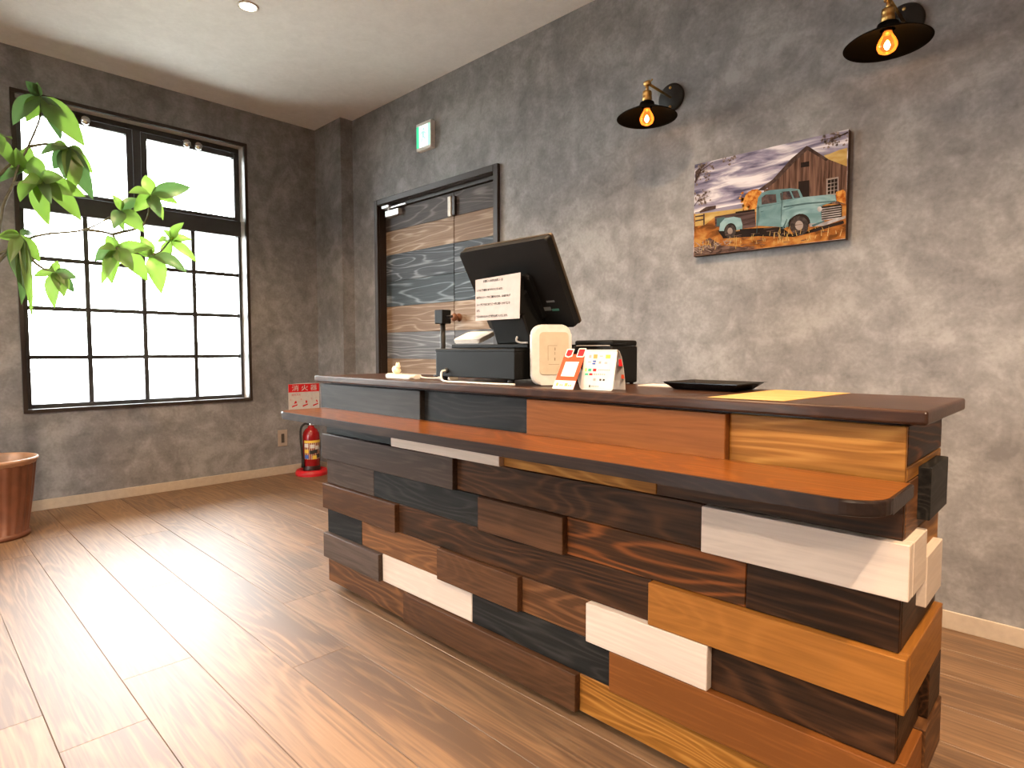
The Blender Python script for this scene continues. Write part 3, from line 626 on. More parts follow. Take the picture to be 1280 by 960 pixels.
# ------------------------------------------------------------------ canvas picture
px0, px1, pz0, pz1 = 3.2268, 3.8363, 1.3724, 1.7705
pic = tag(empty('canvas_picture', ((px0+px1)/2, 0, pz0)), 'canvas print of an old teal pickup truck before a wooden barn', 'picture')
box('canvas', px0, px1, -0.030, -0.0015, pz0, pz1, plain('dark_canvas_edge', (0.06, 0.035, 0.025), 0.8), pic, 0.001)
def pnt(name, c1, c2, scale=(6, 6, 6), thr=(0.35, 0.65), c3=None):
    m, nt, b = newmat(name); tc = N(nt, 'ShaderNodeTexCoord'); mp = N(nt, 'ShaderNodeMapping'); mp.inputs['Scale'].default_value = scale
    mp.inputs['Rotation'].default_value = (0, math.radians(6), 0)
    nt.links.new(tc.outputs['Object'], mp.inputs['Vector'])
    n = N(nt, 'ShaderNodeTexNoise'); n.inputs['Scale'].default_value = 1.0; n.inputs['Detail'].default_value = 5; n.inputs['Distortion'].default_value = 0.6
    nt.links.new(mp.outputs[0], n.inputs['Vector'])
    st = [(thr[0], c1), (thr[1], c2)] if c3 is None else [(thr[0], c1), ((thr[0]+thr[1])/2, c3), (thr[1], c2)]
    nt.links.new(ramp(nt, n.outputs['Fac'], st), b.inputs['Base Color']); b.inputs['Roughness'].default_value = 0.85; b.inputs['Specular IOR Level'].default_value = 0.08
    mul = N(nt, 'ShaderNodeMix', data_type='RGBA', blend_type='MULTIPLY'); mul.inputs[0].default_value = 1.0; mul.inputs[7].default_value = (0.72, 0.74, 0.80, 1)
    lk = b.inputs['Base Color'].links[0]; src = lk.from_socket; nt.links.remove(lk); nt.links.new(src, mul.inputs[6]); nt.links.new(mul.outputs[2], b.inputs['Base Color'])
    return m
PM = {
 'sky': pnt('print_sky', (0.085, 0.078, 0.13), (0.85, 0.78, 0.76), (5, 5, 30), (0.35, 0.60), (0.33, 0.29, 0.36)),
 'field': pnt('print_field', (0.13, 0.045, 0.012), (0.50, 0.24, 0.06), (18, 18, 40), (0.34, 0.64), (0.36, 0.125, 0.025)),
 'gold': pnt('print_gold', (0.42, 0.25, 0.06), (0.62, 0.43, 0.16), (12, 12, 30)),
 'hill': pnt('print_hill', (0.22, 0.20, 0.27), (0.32, 0.28, 0.33)),
 'bush': pnt('print_bush', (0.36, 0.09, 0.012), (0.66, 0.30, 0.06), (60, 60, 60), (0.38, 0.6)),
 'foliage': pnt('print_foliage', (0.10, 0.06, 0.04), (0.36, 0.28, 0.24), (60, 60, 60)),
 'barn': pnt('print_barn', (0.045, 0.020, 0.013), (0.24, 0.13, 0.085), (110, 110, 6), (0.32, 0.66)),
 'roof': pnt('print_roof', (0.035, 0.02, 0.017), (0.10, 0.06, 0.045), (40, 40, 40)),
 'dark': pnt('print_dark', (0.014, 0.009, 0.008), (0.03, 0.019, 0.015)),
 'pale': pnt('print_pale', (0.28, 0.21, 0.17), (0.40, 0.32, 0.27)),
 'teal': pnt('print_teal', (0.10, 0.19, 0.19), (0.19, 0.31, 0.31), (12, 12, 22)),
 'teal2': pnt('print_teal_light', (0.14, 0.25, 0.25), (0.30, 0.44, 0.44), (12, 12, 26)),
 'teal3': pnt('print_teal_dark', (0.05, 0.10, 0.10), (0.08, 0.14, 0.14)),
 'bed': pnt('print_bed', (0.04, 0.022, 0.02), (0.13, 0.08, 0.07), (8, 8, 90)),
 'chrome': pnt('print_chrome', (0.28, 0.24, 0.22), (0.55, 0.50, 0.47), (30, 30, 30)),
 'tyre': pnt('print_tyre', (0.025, 0.018, 0.016), (0.08, 0.06, 0.05), (60, 60, 60)),
 'log': pnt('print_log', (0.035, 0.017, 0.013), (0.20, 0.12, 0.09), (30, 30, 80)),
 'glassp': pnt('print_cab_glass', (0.03, 0.025, 0.03), (0.12, 0.075, 0.06), (50, 50, 50)),
}
PMAP = {'field': 'field', 'hill': 'hill', 'farfield': 'gold', 'bush': 'bush', 'treetop_r': 'gold', 'barn_side': 'barn', 'barn': 'barn', 'barn_roof': 'roof', 'barn_door': 'dark', 'barn_loft': 'dark',
 'barn_win_frame': 'pale', 'barn_win': 'dark', 'fence1': 'roof', 'fence2': 'roof', 'fence3': 'roof', 'shadow': 'dark', 'bed': 'bed', 'bed_rail': 'dark', 'bed_inner': 'teal3', 'cab': 'teal', 'hood': 'teal2',
 'hood_line': 'teal3', 'win1': 'glassp', 'win2': 'glassp', 'win3': 'glassp', 'rear_fender': 'teal2', 'front_fender': 'teal2', 'grille': 'dark', 'bumper': 'chrome', 'runboard': 'dark', 'wheel_r': 'tyre', 'wheel_f': 'tyre',
 'hub_r': 'pale', 'hub_f': 'pale', 'headlight': 'chrome', 'log1': 'log', 'log2': 'log', 'log3': 'log', 'trunk_l': 'roof', 'foliage_l': 'foliage', 'foliage_l2': 'foliage', 'foliage_t': 'foliage', 'branch_r': 'foliage', 'bush_r': 'bush', 'trees_far': 'roof'}
PIC = {
'field':[(-0.001,0.468),(0.37,0.449),(0.462,0.441),(1.002,0.373),(1.001,0.003),(0.005,-0.002)],
'hill':[(0.008,0.483),(0.167,0.484),(0.339,0.488),(0.38,0.477),(0.381,0.439),(0.167,0.449),(0.009,0.455)],
'farfield':[(0.009,0.461),(0.167,0.452),(0.381,0.439),(0.462,0.434),(0.463,0.381),(0.168,0.404),(0.085,0.327),(0.01,0.327)],
'bush':[(0.365,0.458),(0.359,0.513),(0.379,0.577),(0.419,0.612),(0.459,0.608),(0.485,0.571),(0.487,0.39),(0.37,0.446)],
'treetop_r':[(0.864,0.808),(0.898,0.811),(0.949,0.828),(0.994,0.832),(0.996,0.648),(0.952,0.648),(0.9,0.706)],
'barn_side':[(0.886,0.766),(0.997,0.661),(0.999,0.319),(0.894,0.346)],
'barn':[(0.524,0.59),(0.523,0.642),(0.631,0.749),(0.766,0.92),(0.891,0.758),(0.944,0.651),(0.958,0.413),(0.959,0.357),(0.501,0.476),(0.499,0.597)],
'barn_roof':[(0.455,0.594),(0.556,0.677),(0.667,0.839),(0.761,0.933),(0.775,0.919),(0.891,0.762),(0.878,0.748),(0.766,0.891),(0.686,0.797),(0.576,0.649),(0.499,0.582)],
'barn_door':[(0.717,0.607),(0.782,0.6),(0.785,0.445),(0.719,0.456)],
'barn_loft':[(0.728,0.783),(0.779,0.781),(0.78,0.731),(0.729,0.736)],
'barn_win_frame':[(0.881,0.584),(0.951,0.583),(0.954,0.42),(0.884,0.426)],
'barn_win':[(0.89,0.568),(0.945,0.568),(0.947,0.432),(0.892,0.437)],
'fence1':[(0.011,0.441),(0.084,0.44),(0.084,0.424),(0.011,0.425)],
'fence2':[(0.012,0.395),(0.084,0.395),(0.084,0.382),(0.012,0.379)],
'fence3':[(0.072,0.451),(0.083,0.45),(0.085,0.327),(0.074,0.327)],
'shadow':[(0.181,0.251),(0.321,0.21),(0.465,0.202),(0.622,0.18),(0.679,0.11),(0.789,0.094),(0.823,0.137),(0.985,0.171),(0.99,0.143),(0.824,0.101),(0.698,0.077),(0.466,0.13),(0.226,0.154)],
'bed':[(0.159,0.399),(0.319,0.403),(0.442,0.407),(0.45,0.229),(0.342,0.228),(0.164,0.291)],
'bed_rail':[(0.308,0.415),(0.442,0.41),(0.442,0.392),(0.31,0.396)],
'bed_inner':[(0.174,0.379),(0.234,0.381),(0.235,0.294),(0.175,0.295)],
'cab':[(0.452,0.239),(0.452,0.413),(0.461,0.517),(0.485,0.563),(0.539,0.574),(0.672,0.555),(0.723,0.531),(0.747,0.448),(0.905,0.432),(0.935,0.419),(0.944,0.361),(0.864,0.34),(0.823,0.18),(0.64,0.184)],
'hood':[(0.604,0.42),(0.747,0.448),(0.905,0.432),(0.935,0.416),(0.94,0.362),(0.846,0.347),(0.675,0.373),(0.619,0.358)],
'hood_line':[(0.628,0.392),(0.766,0.39),(0.936,0.366),(0.937,0.355),(0.775,0.374),(0.628,0.376)],
'win1':[(0.487,0.443),(0.484,0.511),(0.51,0.537),(0.578,0.523),(0.584,0.44)],
'win2':[(0.61,0.455),(0.605,0.523),(0.625,0.535),(0.663,0.53),(0.685,0.45)],
'win3':[(0.694,0.452),(0.674,0.527),(0.714,0.522),(0.731,0.448)],
'rear_fender':[(0.194,0.24),(0.2,0.318),(0.234,0.365),(0.298,0.366),(0.346,0.34),(0.36,0.267),(0.358,0.224),(0.316,0.222),(0.299,0.272),(0.267,0.287),(0.241,0.277),(0.23,0.232)],
'front_fender':[(0.61,0.175),(0.612,0.285),(0.638,0.346),(0.712,0.371),(0.793,0.36),(0.864,0.333),(0.867,0.17),(0.792,0.18),(0.778,0.226),(0.741,0.27),(0.695,0.281),(0.667,0.251),(0.645,0.175)],
'grille':[(0.855,0.331),(0.966,0.328),(0.975,0.309),(0.977,0.201),(0.862,0.197)],
'grille_bar0':[(0.86,0.313),(0.97,0.31),(0.971,0.302),(0.86,0.303)],
'grille_bar1':[(0.86,0.291),(0.971,0.289),(0.971,0.281),(0.86,0.282)],
'grille_bar2':[(0.861,0.27),(0.971,0.269),(0.971,0.26),(0.861,0.26)],
'grille_bar3':[(0.861,0.249),(0.972,0.248),(0.972,0.239),(0.861,0.239)],
'grille_bar4':[(0.861,0.228),(0.972,0.227),(0.972,0.219),(0.861,0.218)],
'grille_bar5':[(0.862,0.207),(0.972,0.206),(0.972,0.198),(0.862,0.197)],
'bumper':[(0.789,0.187),(0.867,0.177),(0.997,0.213),(0.998,0.189),(0.876,0.147),(0.792,0.155)],
'runboard':[(0.342,0.228),(0.64,0.188),(0.641,0.173),(0.342,0.209)],
'wheel_r':[(0.314,0.212),(0.312,0.19),(0.307,0.171),(0.298,0.157),(0.287,0.149),(0.275,0.148),(0.262,0.154),(0.25,0.167),(0.241,0.184),(0.235,0.206),(0.233,0.229),(0.234,0.251),(0.24,0.27),(0.249,0.284),(0.26,0.292),(0.273,0.292),(0.285,0.286),(0.297,0.273),(0.306,0.256),(0.312,0.234)],
'wheel_f':[(0.785,0.167),(0.783,0.138),(0.775,0.113),(0.763,0.095),(0.748,0.084),(0.73,0.083),(0.712,0.091),(0.696,0.108),(0.683,0.132),(0.674,0.161),(0.671,0.192),(0.674,0.221),(0.681,0.246),(0.694,0.264),(0.709,0.274),(0.727,0.275),(0.745,0.266),(0.76,0.249),(0.773,0.225),(0.782,0.197)],
'hub_r':[(0.292,0.22),(0.291,0.209),(0.289,0.2),(0.285,0.193),(0.28,0.189),(0.274,0.189),(0.268,0.192),(0.263,0.198),(0.259,0.206),(0.256,0.216),(0.255,0.227),(0.256,0.238),(0.259,0.247),(0.262,0.254),(0.267,0.257),(0.273,0.258),(0.279,0.255),(0.284,0.249),(0.288,0.241),(0.291,0.23)],
'hub_f':[(0.753,0.177),(0.752,0.163),(0.749,0.15),(0.744,0.141),(0.737,0.136),(0.729,0.136),(0.722,0.139),(0.715,0.147),(0.709,0.159),(0.705,0.173),(0.704,0.187),(0.705,0.202),(0.708,0.214),(0.713,0.223),(0.72,0.228),(0.728,0.228),(0.735,0.224),(0.742,0.216),(0.748,0.205),(0.752,0.191)],
'headlight':[(0.863,0.305),(0.862,0.297),(0.86,0.291),(0.857,0.286),(0.853,0.283),(0.849,0.283),(0.845,0.285),(0.841,0.29),(0.838,0.296),(0.835,0.304),(0.835,0.312),(0.835,0.32),(0.837,0.326),(0.84,0.331),(0.844,0.334),(0.848,0.334),(0.853,0.332),(0.856,0.327),(0.86,0.321),(0.862,0.313)],
'log1':[(0.007,0.099),(0.105,0.11),(0.27,0.067),(0.458,0.01),(0.324,-0.002),(0.173,0.005),(0.008,0.0)],
'log2':[(0.093,0.164),(0.126,0.182),(0.238,0.057),(0.217,0.029),(0.161,0.071)],
'log3':[(0.173,-0.003),(0.199,0.096),(0.227,0.067),(0.212,-0.009)],
'trunk_l':[(0.008,0.816),(0.007,0.921),(0.06,0.977),(0.094,0.982),(0.038,0.92),(0.025,0.827)],
'foliage_l':[(0.009,0.945),(0.06,0.977),(0.161,0.968),(0.162,0.881),(0.118,0.831),(0.062,0.816),(0.025,0.843)],
'foliage_l2':[(0.011,0.717),(0.075,0.708),(0.166,0.595),(0.099,0.549),(0.014,0.538)],
'foliage_t':[(0.215,0.989),(0.316,0.979),(0.312,0.926),(0.259,0.913)],
'branch_r':[(0.995,1.002),(0.946,0.979),(0.896,0.971),(0.845,0.948),(0.905,0.947),(0.955,0.949),(0.98,0.912),(0.995,0.907)],
'bush_r':[(0.939,0.445),(0.98,0.455),(0.993,0.43),(0.995,0.32),(0.944,0.361)],
'trees_far':[(0.043,0.482),(0.094,0.518),(0.167,0.516),(0.167,0.481),(0.049,0.465)],
}
LEAVES=[
((0.6,-1.928,2.256),[((0.568,-2.038,2.1),0.085),((0.617,-1.748,2.056),0.1),((0.589,-1.845,2.066),0.06),((0.627,-1.989,2.309),0.05),((0.63,-1.941,2.316),0.04)]),
((0.62,-1.946,1.834),[((0.56,-1.906,1.621),0.085),((0.552,-1.764,1.671),0.085),((0.684,-2.037,1.7),0.08),((0.591,-1.749,1.795),0.07),((0.587,-1.959,1.959),0.07),((0.709,-2.032,1.787),0.05),((0.625,-1.856,1.742),0.07),((0.684,-1.856,1.853),0.06)]),
((0.58,-1.816,2.034),[((0.586,-1.713,1.788),0.08),((0.612,-1.812,1.794),0.08),((0.534,-1.875,1.921),0.07),((0.612,-1.714,1.911),0.05),((0.649,-1.945,1.955),0.05),((0.594,-1.744,1.992),0.05),((0.629,-1.841,1.854),0.06),((0.617,-1.896,2.007),0.05)]),
((0.56,-2.028,1.549),[((0.5,-2.044,1.351),0.075),((0.611,-2.013,1.263),0.07),((0.585,-2.038,1.209),0.06),((0.538,-1.948,1.425),0.05),((0.495,-1.949,1.568),0.05),((0.628,-2.003,1.142),0.035),((0.566,-2.075,1.436),0.05)]),
((0.6,-1.898,1.369),[((0.645,-1.911,1.186),0.06),((0.671,-1.874,1.242),0.06),((0.644,-1.809,1.345),0.05),((0.677,-1.937,1.372),0.04),((0.593,-1.883,1.433),0.035),((0.658,-1.848,1.285),0.05)]),
((0.6,-1.587,1.735),[((0.601,-1.629,1.822),0.05),((0.68,-1.499,1.627),0.075),((0.671,-1.644,1.622),0.06),((0.546,-1.564,1.636),0.045),((0.552,-1.487,1.835),0.055)]),
((0.62,-1.444,1.845),[((0.585,-1.458,1.966),0.06),((0.704,-1.574,1.824),0.06),((0.62,-1.23,1.939),0.075),((0.65,-1.541,1.735),0.065),((0.598,-1.42,1.771),0.05),((0.631,-1.302,1.823),0.055)]),
((0.64,-1.628,1.518),[((0.632,-1.667,1.589),0.055),((0.626,-1.725,1.447),0.07),((0.664,-1.658,1.328),0.08),((0.663,-1.483,1.357),0.1),((0.715,-1.465,1.539),0.06),((0.679,-1.71,1.323),0.05),((0.719,-1.568,1.403),0.07)]),
((0.66,-1.451,1.502),[((0.727,-1.436,1.289),0.085),((0.749,-1.307,1.418),0.07),((0.697,-1.559,1.522),0.05),((0.616,-1.51,1.612),0.05)]),
((0.58,-1.336,1.609),[((0.648,-1.282,1.716),0.055),((0.664,-1.22,1.489),0.05),((0.655,-1.427,1.581),0.045),((0.601,-1.225,1.629),0.05),((0.624,-1.389,1.658),0.05)]),
((0.55,-1.999,1.884),[((0.514,-2.053,1.894),0.05),((0.613,-2.035,1.975),0.06),((0.572,-1.976,2.011),0.06),((0.526,-2.062,1.836),0.05)]),
((0.6,-2.114,2.01),[((0.54,-2.041,2.03),0.06),((0.667,-2.093,1.923),0.06)]),
]
BRANCHES=[
[(0.45,-2.15,0.925),(0.5,-2.099,1.601),(0.55,-2.045,1.802),(0.56,-2.021,1.897),(0.58,-1.983,1.995),(0.6,-1.932,2.149),(0.6,-1.928,2.256)],
[(0.5,-2.147,1.408),(0.52,-2.106,1.45),(0.55,-2.056,1.486),(0.56,-2.028,1.549)],
[(0.5,-2.133,1.781),(0.52,-2.092,1.844),(0.55,-2.03,1.924),(0.55,-1.999,1.884)],
[(0.5,-2.149,1.355),(0.52,-2.041,1.498),(0.55,-1.934,1.563),(0.58,-1.753,1.612),(0.6,-1.587,1.735)],
[(0.58,-1.753,1.612),(0.62,-1.64,1.594),(0.64,-1.628,1.518)],
[(0.62,-1.64,1.594),(0.62,-1.483,1.675),(0.62,-1.444,1.845)],
[(0.64,-1.628,1.518),(0.66,-1.451,1.502),(0.58,-1.336,1.609)],
[(0.55,-2.045,1.802),(0.62,-1.946,1.834)],
[(0.58,-1.983,1.995),(0.58,-1.901,2.028),(0.58,-1.816,2.034)],
[(0.54,-2.044,1.496),(0.58,-1.955,1.393),(0.6,-1.898,1.369)],
[(0.55,-2.151,1.949),(0.6,-2.114,2.01)],
]

def picpoly(name, pts, mat, layer):
    bm = bmesh.new(); y = -0.0302 - 0.00004*layer
    cl = lambda t: min(0.999, max(0.001, t))
    bm.faces.new([bm.verts.new((px0 + cl(u)*(px1-px0), y, pz0 + cl(v)*(pz1-pz0))) for u, v in pts])
    bmesh.ops.triangulate(bm, faces=bm.faces)
    finish(name, bm, mat, pic)
picpoly('sky_print', [(0, 0), (1, 0), (1, 1), (0, 1)], PM['sky'], 0)
for i, (k_, pts) in enumerate(PIC.items()):
    if k_.startswith('foliage') or k_ == 'branch_r': continue
    nm = {'win1': 'cab_window', 'win2': 'windscreen', 'win3': 'windscreen', 'hub_r': 'wheel_hub', 'hub_f': 'wheel_hub', 'wheel_r': 'wheel', 'wheel_f': 'wheel', 'bush_r': 'bush', 'treetop_r': 'treetop', 'trunk_l': 'tree_trunk', 'barn_win': 'barn_window', 'barn_win_frame': 'barn_window_frame', 'branch_r': 'branch', 'foliage_l': 'foliage', 'foliage_l2': 'foliage', 'foliage_t': 'foliage', 'farfield': 'far_field', 'bed': 'truck_bed', 'bed_rail': 'truck_bed_rail', 'bed_inner': 'truck_bed_inside', 'cab': 'truck_cab', 'runboard': 'running_board', 'trees_far': 'far_trees'}.get(k_, k_)
    nm = nm.rstrip('0123456789')
    picpoly(nm + '_print', pts, PM[PMAP.get(k_, 'chrome' if k_.startswith('grille_bar') else 'dark')], i+1)

# finer brush strokes on the print: twigs and foliage dabs, plank lines, grass tufts, trim lines
def dabs(name, mat, items, layer):
    bm = bmesh.new(); y = -0.0302 - 0.00004*layer
    cl = lambda t: min(0.998, max(0.002, t))
    for pts in items: bm.faces.new([bm.verts.new((px0 + cl(u)*(px1-px0), y, pz0 + cl(v)*(pz1-pz0))) for u, v in pts])
    tag(finish(name, bm, mat, pic), kind='stuff')
pr_ = random.Random(4)
def blob(u, v, r):
    a0 = pr_.uniform(0, 6); return [(u + r*pr_.uniform(0.5, 1.2)*math.cos(a0+k*1.257)*0.66, v + r*pr_.uniform(0.5, 1.2)*math.sin(a0+k*1.257)) for k in range(5)]
def stroke(u0, v0, u1, v1, w0):
    d = math.hypot(u1-u0, v1-v0); nx, ny = -(v1-v0)/d*w0, (u1-u0)/d*w0
    return [(u0-nx, v0-ny), (u1-nx*0.4, v1-ny*0.4), (u1+nx*0.4, v1+ny*0.4), (u0+nx, v0+ny)]
for (u, v, su, sv, n_) in ((0.07, 0.90, 0.06, 0.10, 46), (0.24, 0.965, 0.05, 0.03, 16), (0.06, 0.63, 0.06, 0.06, 34), (0.92, 0.93, 0.07, 0.06, 44)):
    dabs('foliage_dabs_print', PM['foliage'], [blob(u + pr_.gauss(0, su*0.6), v + pr_.gauss(0, sv*0.6), pr_.uniform(0.008, 0.018)) for _ in range(n_)], 60)
dabs('twig_print', PM['roof'], [stroke(0.0, 0.80, 0.05, 0.93, 0.014), stroke(0.04, 0.91, 0.14, 0.98, 0.006), stroke(0.03, 0.89, 0.10, 0.90, 0.004), stroke(1.0, 0.97, 0.90, 0.93, 0.008), stroke(0.94, 0.945, 0.84, 0.955, 0.004), stroke(0.96, 0.955, 0.90, 0.99, 0.004), stroke(0.0, 0.55, 0.05, 0.64, 0.006), stroke(0.03, 0.60, 0.12, 0.63, 0.004)], 61)
dabs('bush_dabs_print', PM['bush'], [blob(0.375 + pr_.gauss(0, 0.03), 0.49 + pr_.gauss(0, 0.06), pr_.uniform(0.012, 0.022)) for _ in range(30)], 9)
dabs('grass_print', PM['gold'], [stroke(u, v, u + pr_.uniform(-0.012, 0.012), v + pr_.uniform(0.03, 0.07), 0.0022) for u, v in [(pr_.uniform(0.05, 0.98), pr_.uniform(0.02, 0.14)) for _ in range(70)]], 62)
dabs('grass_print', PM['log'], [stroke(u, v, u + pr_.uniform(0.02, 0.06), v + pr_.uniform(-0.01, 0.01), 0.004) for u, v in [(pr_.uniform(0.02, 0.9), pr_.uniform(0.02, 0.20)) for _ in range(36)]], 61)
dabs('twig_pile_print', PM['pale'], [stroke(u, v, u + pr_.uniform(-0.05, 0.06), v + pr_.uniform(-0.02, 0.05), 0.004) for u, v in [(pr_.uniform(0.02, 0.30), pr_.uniform(0.03, 0.13)) for _ in range(22)]], 63)
def q(u, v): return PIC['cab'][0][0] + u, v
dw = PIC['win1']; wx0 = min(a for a, b_ in dw); wx1 = max(a for a, b_ in dw); wz = min(b_ for a, b_ in dw)
dabs('trim_line_print', PM['teal3'], [stroke(wx0-0.03, wz-0.02, wx1+0.03, wz-0.015, 0.003), stroke(wx1+0.035, wz+0.10, wx1+0.03, wz-0.28, 0.003), stroke(wx0-0.02, wz, wx0-0.025, wz-0.28, 0.003), stroke(wx0, wz-0.07, wx0+0.02, wz-0.065, 0.004)], 64)
wf = PIC['wheel_f']; cu = sum(a for a, b_ in wf)/len(wf); cv = sum(b_ for a, b_ in wf)/len(wf)
wr = PIC['wheel_r']; ru = sum(a for a, b_ in wr)/len(wr); rv = sum(b_ for a, b_ in wr)/len(wr)
dabs('wheel_arch_print', PM['dark'], [[(cu + 0.068*math.cos(a), cv + 0.115*math.sin(a)) for a in [PI*k/10 for k in range(11)]], [(ru + 0.045*math.cos(a), rv + 0.085*math.sin(a)) for a in [PI*k/10 for k in range(11)]]], 33.5)
dabs('highlight_print', PM['teal2'], [stroke(cu-0.07, cv+0.15, cu+0.06, cv+0.17, 0.006)], 65)
dabs('shade_print', PM['teal3'], [stroke(cu+0.08, cv-0.02, cu+0.15, cv+0.01, 0.012), stroke(cu-0.10, cv-0.01, cu-0.075, cv+0.08, 0.006)], 65)
bw = PIC['barn_win']; bx0 = min(a for a, b_ in bw); bx1 = max(a for a, b_ in bw); bz0 = min(b_ for a, b_ in bw); bz1 = max(b_ for a, b_ in bw)
dabs('window_bar_print', PM['pale'], [stroke(bx0+(bx1-bx0)*k/3, bz0, bx0+(bx1-bx0)*k/3, bz1, 0.0025) for k in (1, 2)] + [stroke(bx0, bz0+(bz1-bz0)*k/4, bx1, bz0+(bz1-bz0)*k/4, 0.004) for k in (1, 2, 3)], 17)

# ------------------------------------------------------------------ wall sconces
def sconce(x, label):
    z = 2.10; yl = -0.20
    s = tag(empty('wall_sconce', (x, 0, z)), label, 'wall lamp', 'black cone wall sconces')
    lathe('wall_plate', [(0.062, 0), (0.062, 0.010), (0.056, 0.014)], (x+0.005, 0, z), M_blackmetal, s, (0, -1, 0), 40)
    for q in (-0.042, 0.042): lathe('plate_screw', [(0.006, 0), (0.006, 0.004), (0.003, 0.006)], (x+0.005, -0.014, z+q), M_brass, s, (0, -1, 0), 12)
    tube('arm', [(x+0.005, -0.012, z), (x, yl+0.004, z+0.006)], 0.0055, M_brass, s, 10)
    bm = bmesh.new(); alathe(bm, [(0.004, -0.014), (0.011, -0.012), (0.011, 0.012), (0.004, 0.014)], (x, yl, z+0.006), (1, 0, 0), 16)
    atube(bm, [(x, yl, z-0.002), (x, yl, z-0.030)], 0.0065, 10); atube(bm, [(x+0.012, yl, z+0.006), (x+0.026, yl, z+0.016)], 0.003, 8)
    finish('swivel_joint', bm, M_brass, s, smooth=True)
    lathe('socket', [(0.012, 0.048), (0.019, 0.044), (0.020, 0.030), (0.0175, 0.026), (0.020, 0.022), (0.020, 0.0)], (x, yl, 2.026), M_brass, s, n=24)
    sh = lathe('lamp_shade', [(0.022, 2.026), (0.030, 2.024), (0.034, 2.010), (0.040, 2.006), (0.118, 1.968), (0.128, 1.960), (0.127, 1.9585), (0.117, 1.9655), (0.039, 2.0035), (0.022, 2.0050)], (x, yl, 0), M_shade, s, n=56, closed=False)
    lathe('bulb_cap', [(0.0135, 0), (0.0135, 0.016), (0.011, 0.020)], (x, yl, 1.992), M_brass, s, n=18)
    gb = lathe('bulb_glass', [(0.0135, 1.998), (0.015, 1.990), (0.024, 1.975), (0.030, 1.960), (0.030, 1.950), (0.024, 1.937), (0.012, 1.930), (0.002, 1.9285)], (x, yl, 0), M_bulb, s, n=28)
    lathe('filament', [(0.0015, 1.972), (0.006, 1.966), (0.0095, 1.955), (0.006, 1.945), (0.0015, 1.941)], (x, yl, 0), M_filament, gb, n=14)
    return s
sconce(3.089, 'black cone wall sconce with brass socket, nearer the door')
sconce(3.990, 'black cone wall sconce with brass socket, above and right of the truck picture')
if THIRD: sconce(4.890, 'black cone wall sconce furthest from the door')

# ------------------------------------------------------------------ ceiling downlights
def downlight(x, y, label, power):
    d = tag(empty('ceiling_downlight', (x, y, H)), label, 'ceiling light', 'recessed ceiling downlights')
    lathe('trim_ring', [(0.052, 0.0), (0.052, -0.003), (0.046, -0.006), (0.040, -0.003), (0.040, 0.0)], (x, y, H), M_white, d, n=36, closed=False)
    lathe('lens', [(0.0395, -0.0005), (0.0395, -0.0025), (0.03, -0.0032)], (x, y, H), M_lens, d, n=30)
    l = bpy.data.lights.new('downlight_beam', 'SPOT'); l.energy = power; l.color = WARM if y > -2 else WARM2; l.spot_size = math.radians(128 if y > -2 else 165); l.spot_blend = 0.65; l.shadow_soft_size = 0.035
    lo = bpy.data.objects.new('downlight_beam', l); C.objects.link(lo); lo.parent = d; lo.location = (0, 0, -0.02)
for (x, y, lb, p_) in DOWN: downlight(x, y, lb, p_)

# ------------------------------------------------------------------ exit sign
ex = tag(empty('exit_sign', (1.32, 0, 2.27)), 'small lit green and white emergency exit sign above the door', 'exit sign')
box('sign_housing', 1.239, 1.392, -0.038, 0, 2.268, 2.444, M_white, ex, 0.003)
M_exw = emis('lit_sign_white', (0.80, 1.0, 0.90), 1.25); M_exg = emis('lit_sign_green', (0.03, 0.62, 0.28), 1.0); M_exl = emis('lit_sign_pale_green', (0.42, 0.95, 0.66), 0.9)
Me = frame_at((1.3155, -0.0382, 2.356), (1, 0, 0), (0, 0, 1))
quad('lit_panel', Me, -0.072, 0.072, -0.070, 0.068, M_exw, ex, 0.0005)
quad('green_band', Me, -0.072, -0.044, -0.070, 0.068, M_exg, ex, 0.001)
quad('green_band', Me, 0.050, 0.072, -0.070, 0.068, M_exl, ex, 0.001)
bm = bmesh.new()
for pts in ([(0.004 + 0.009*math.cos(a*PI/5), 0.042 + 0.009*math.sin(a*PI/5)) for a in range(10)], [(-0.014, 0.030), (0.012, 0.028), (0.008, -0.006), (-0.008, -0.004)], [(0.008, -0.002), (0.026, -0.022), (0.020, -0.028), (-0.002, -0.006)], [(-0.008, 0.0), (0.002, -0.006), (-0.012, -0.030), (-0.030, -0.036), (-0.030, -0.029), (-0.018, -0.024)], [(0.010, 0.028), (0.030, 0.012), (0.026, 0.006), (0.008, 0.020)], [(-0.014, 0.030), (-0.034, 0.014), (-0.030, 0.008), (-0.012, 0.020)]):
    bm.faces.new([bm.verts.new(Me @ V((x, y, 0.0012))) for x, y in pts])
finish('running_figure', bm, M_exl, ex)

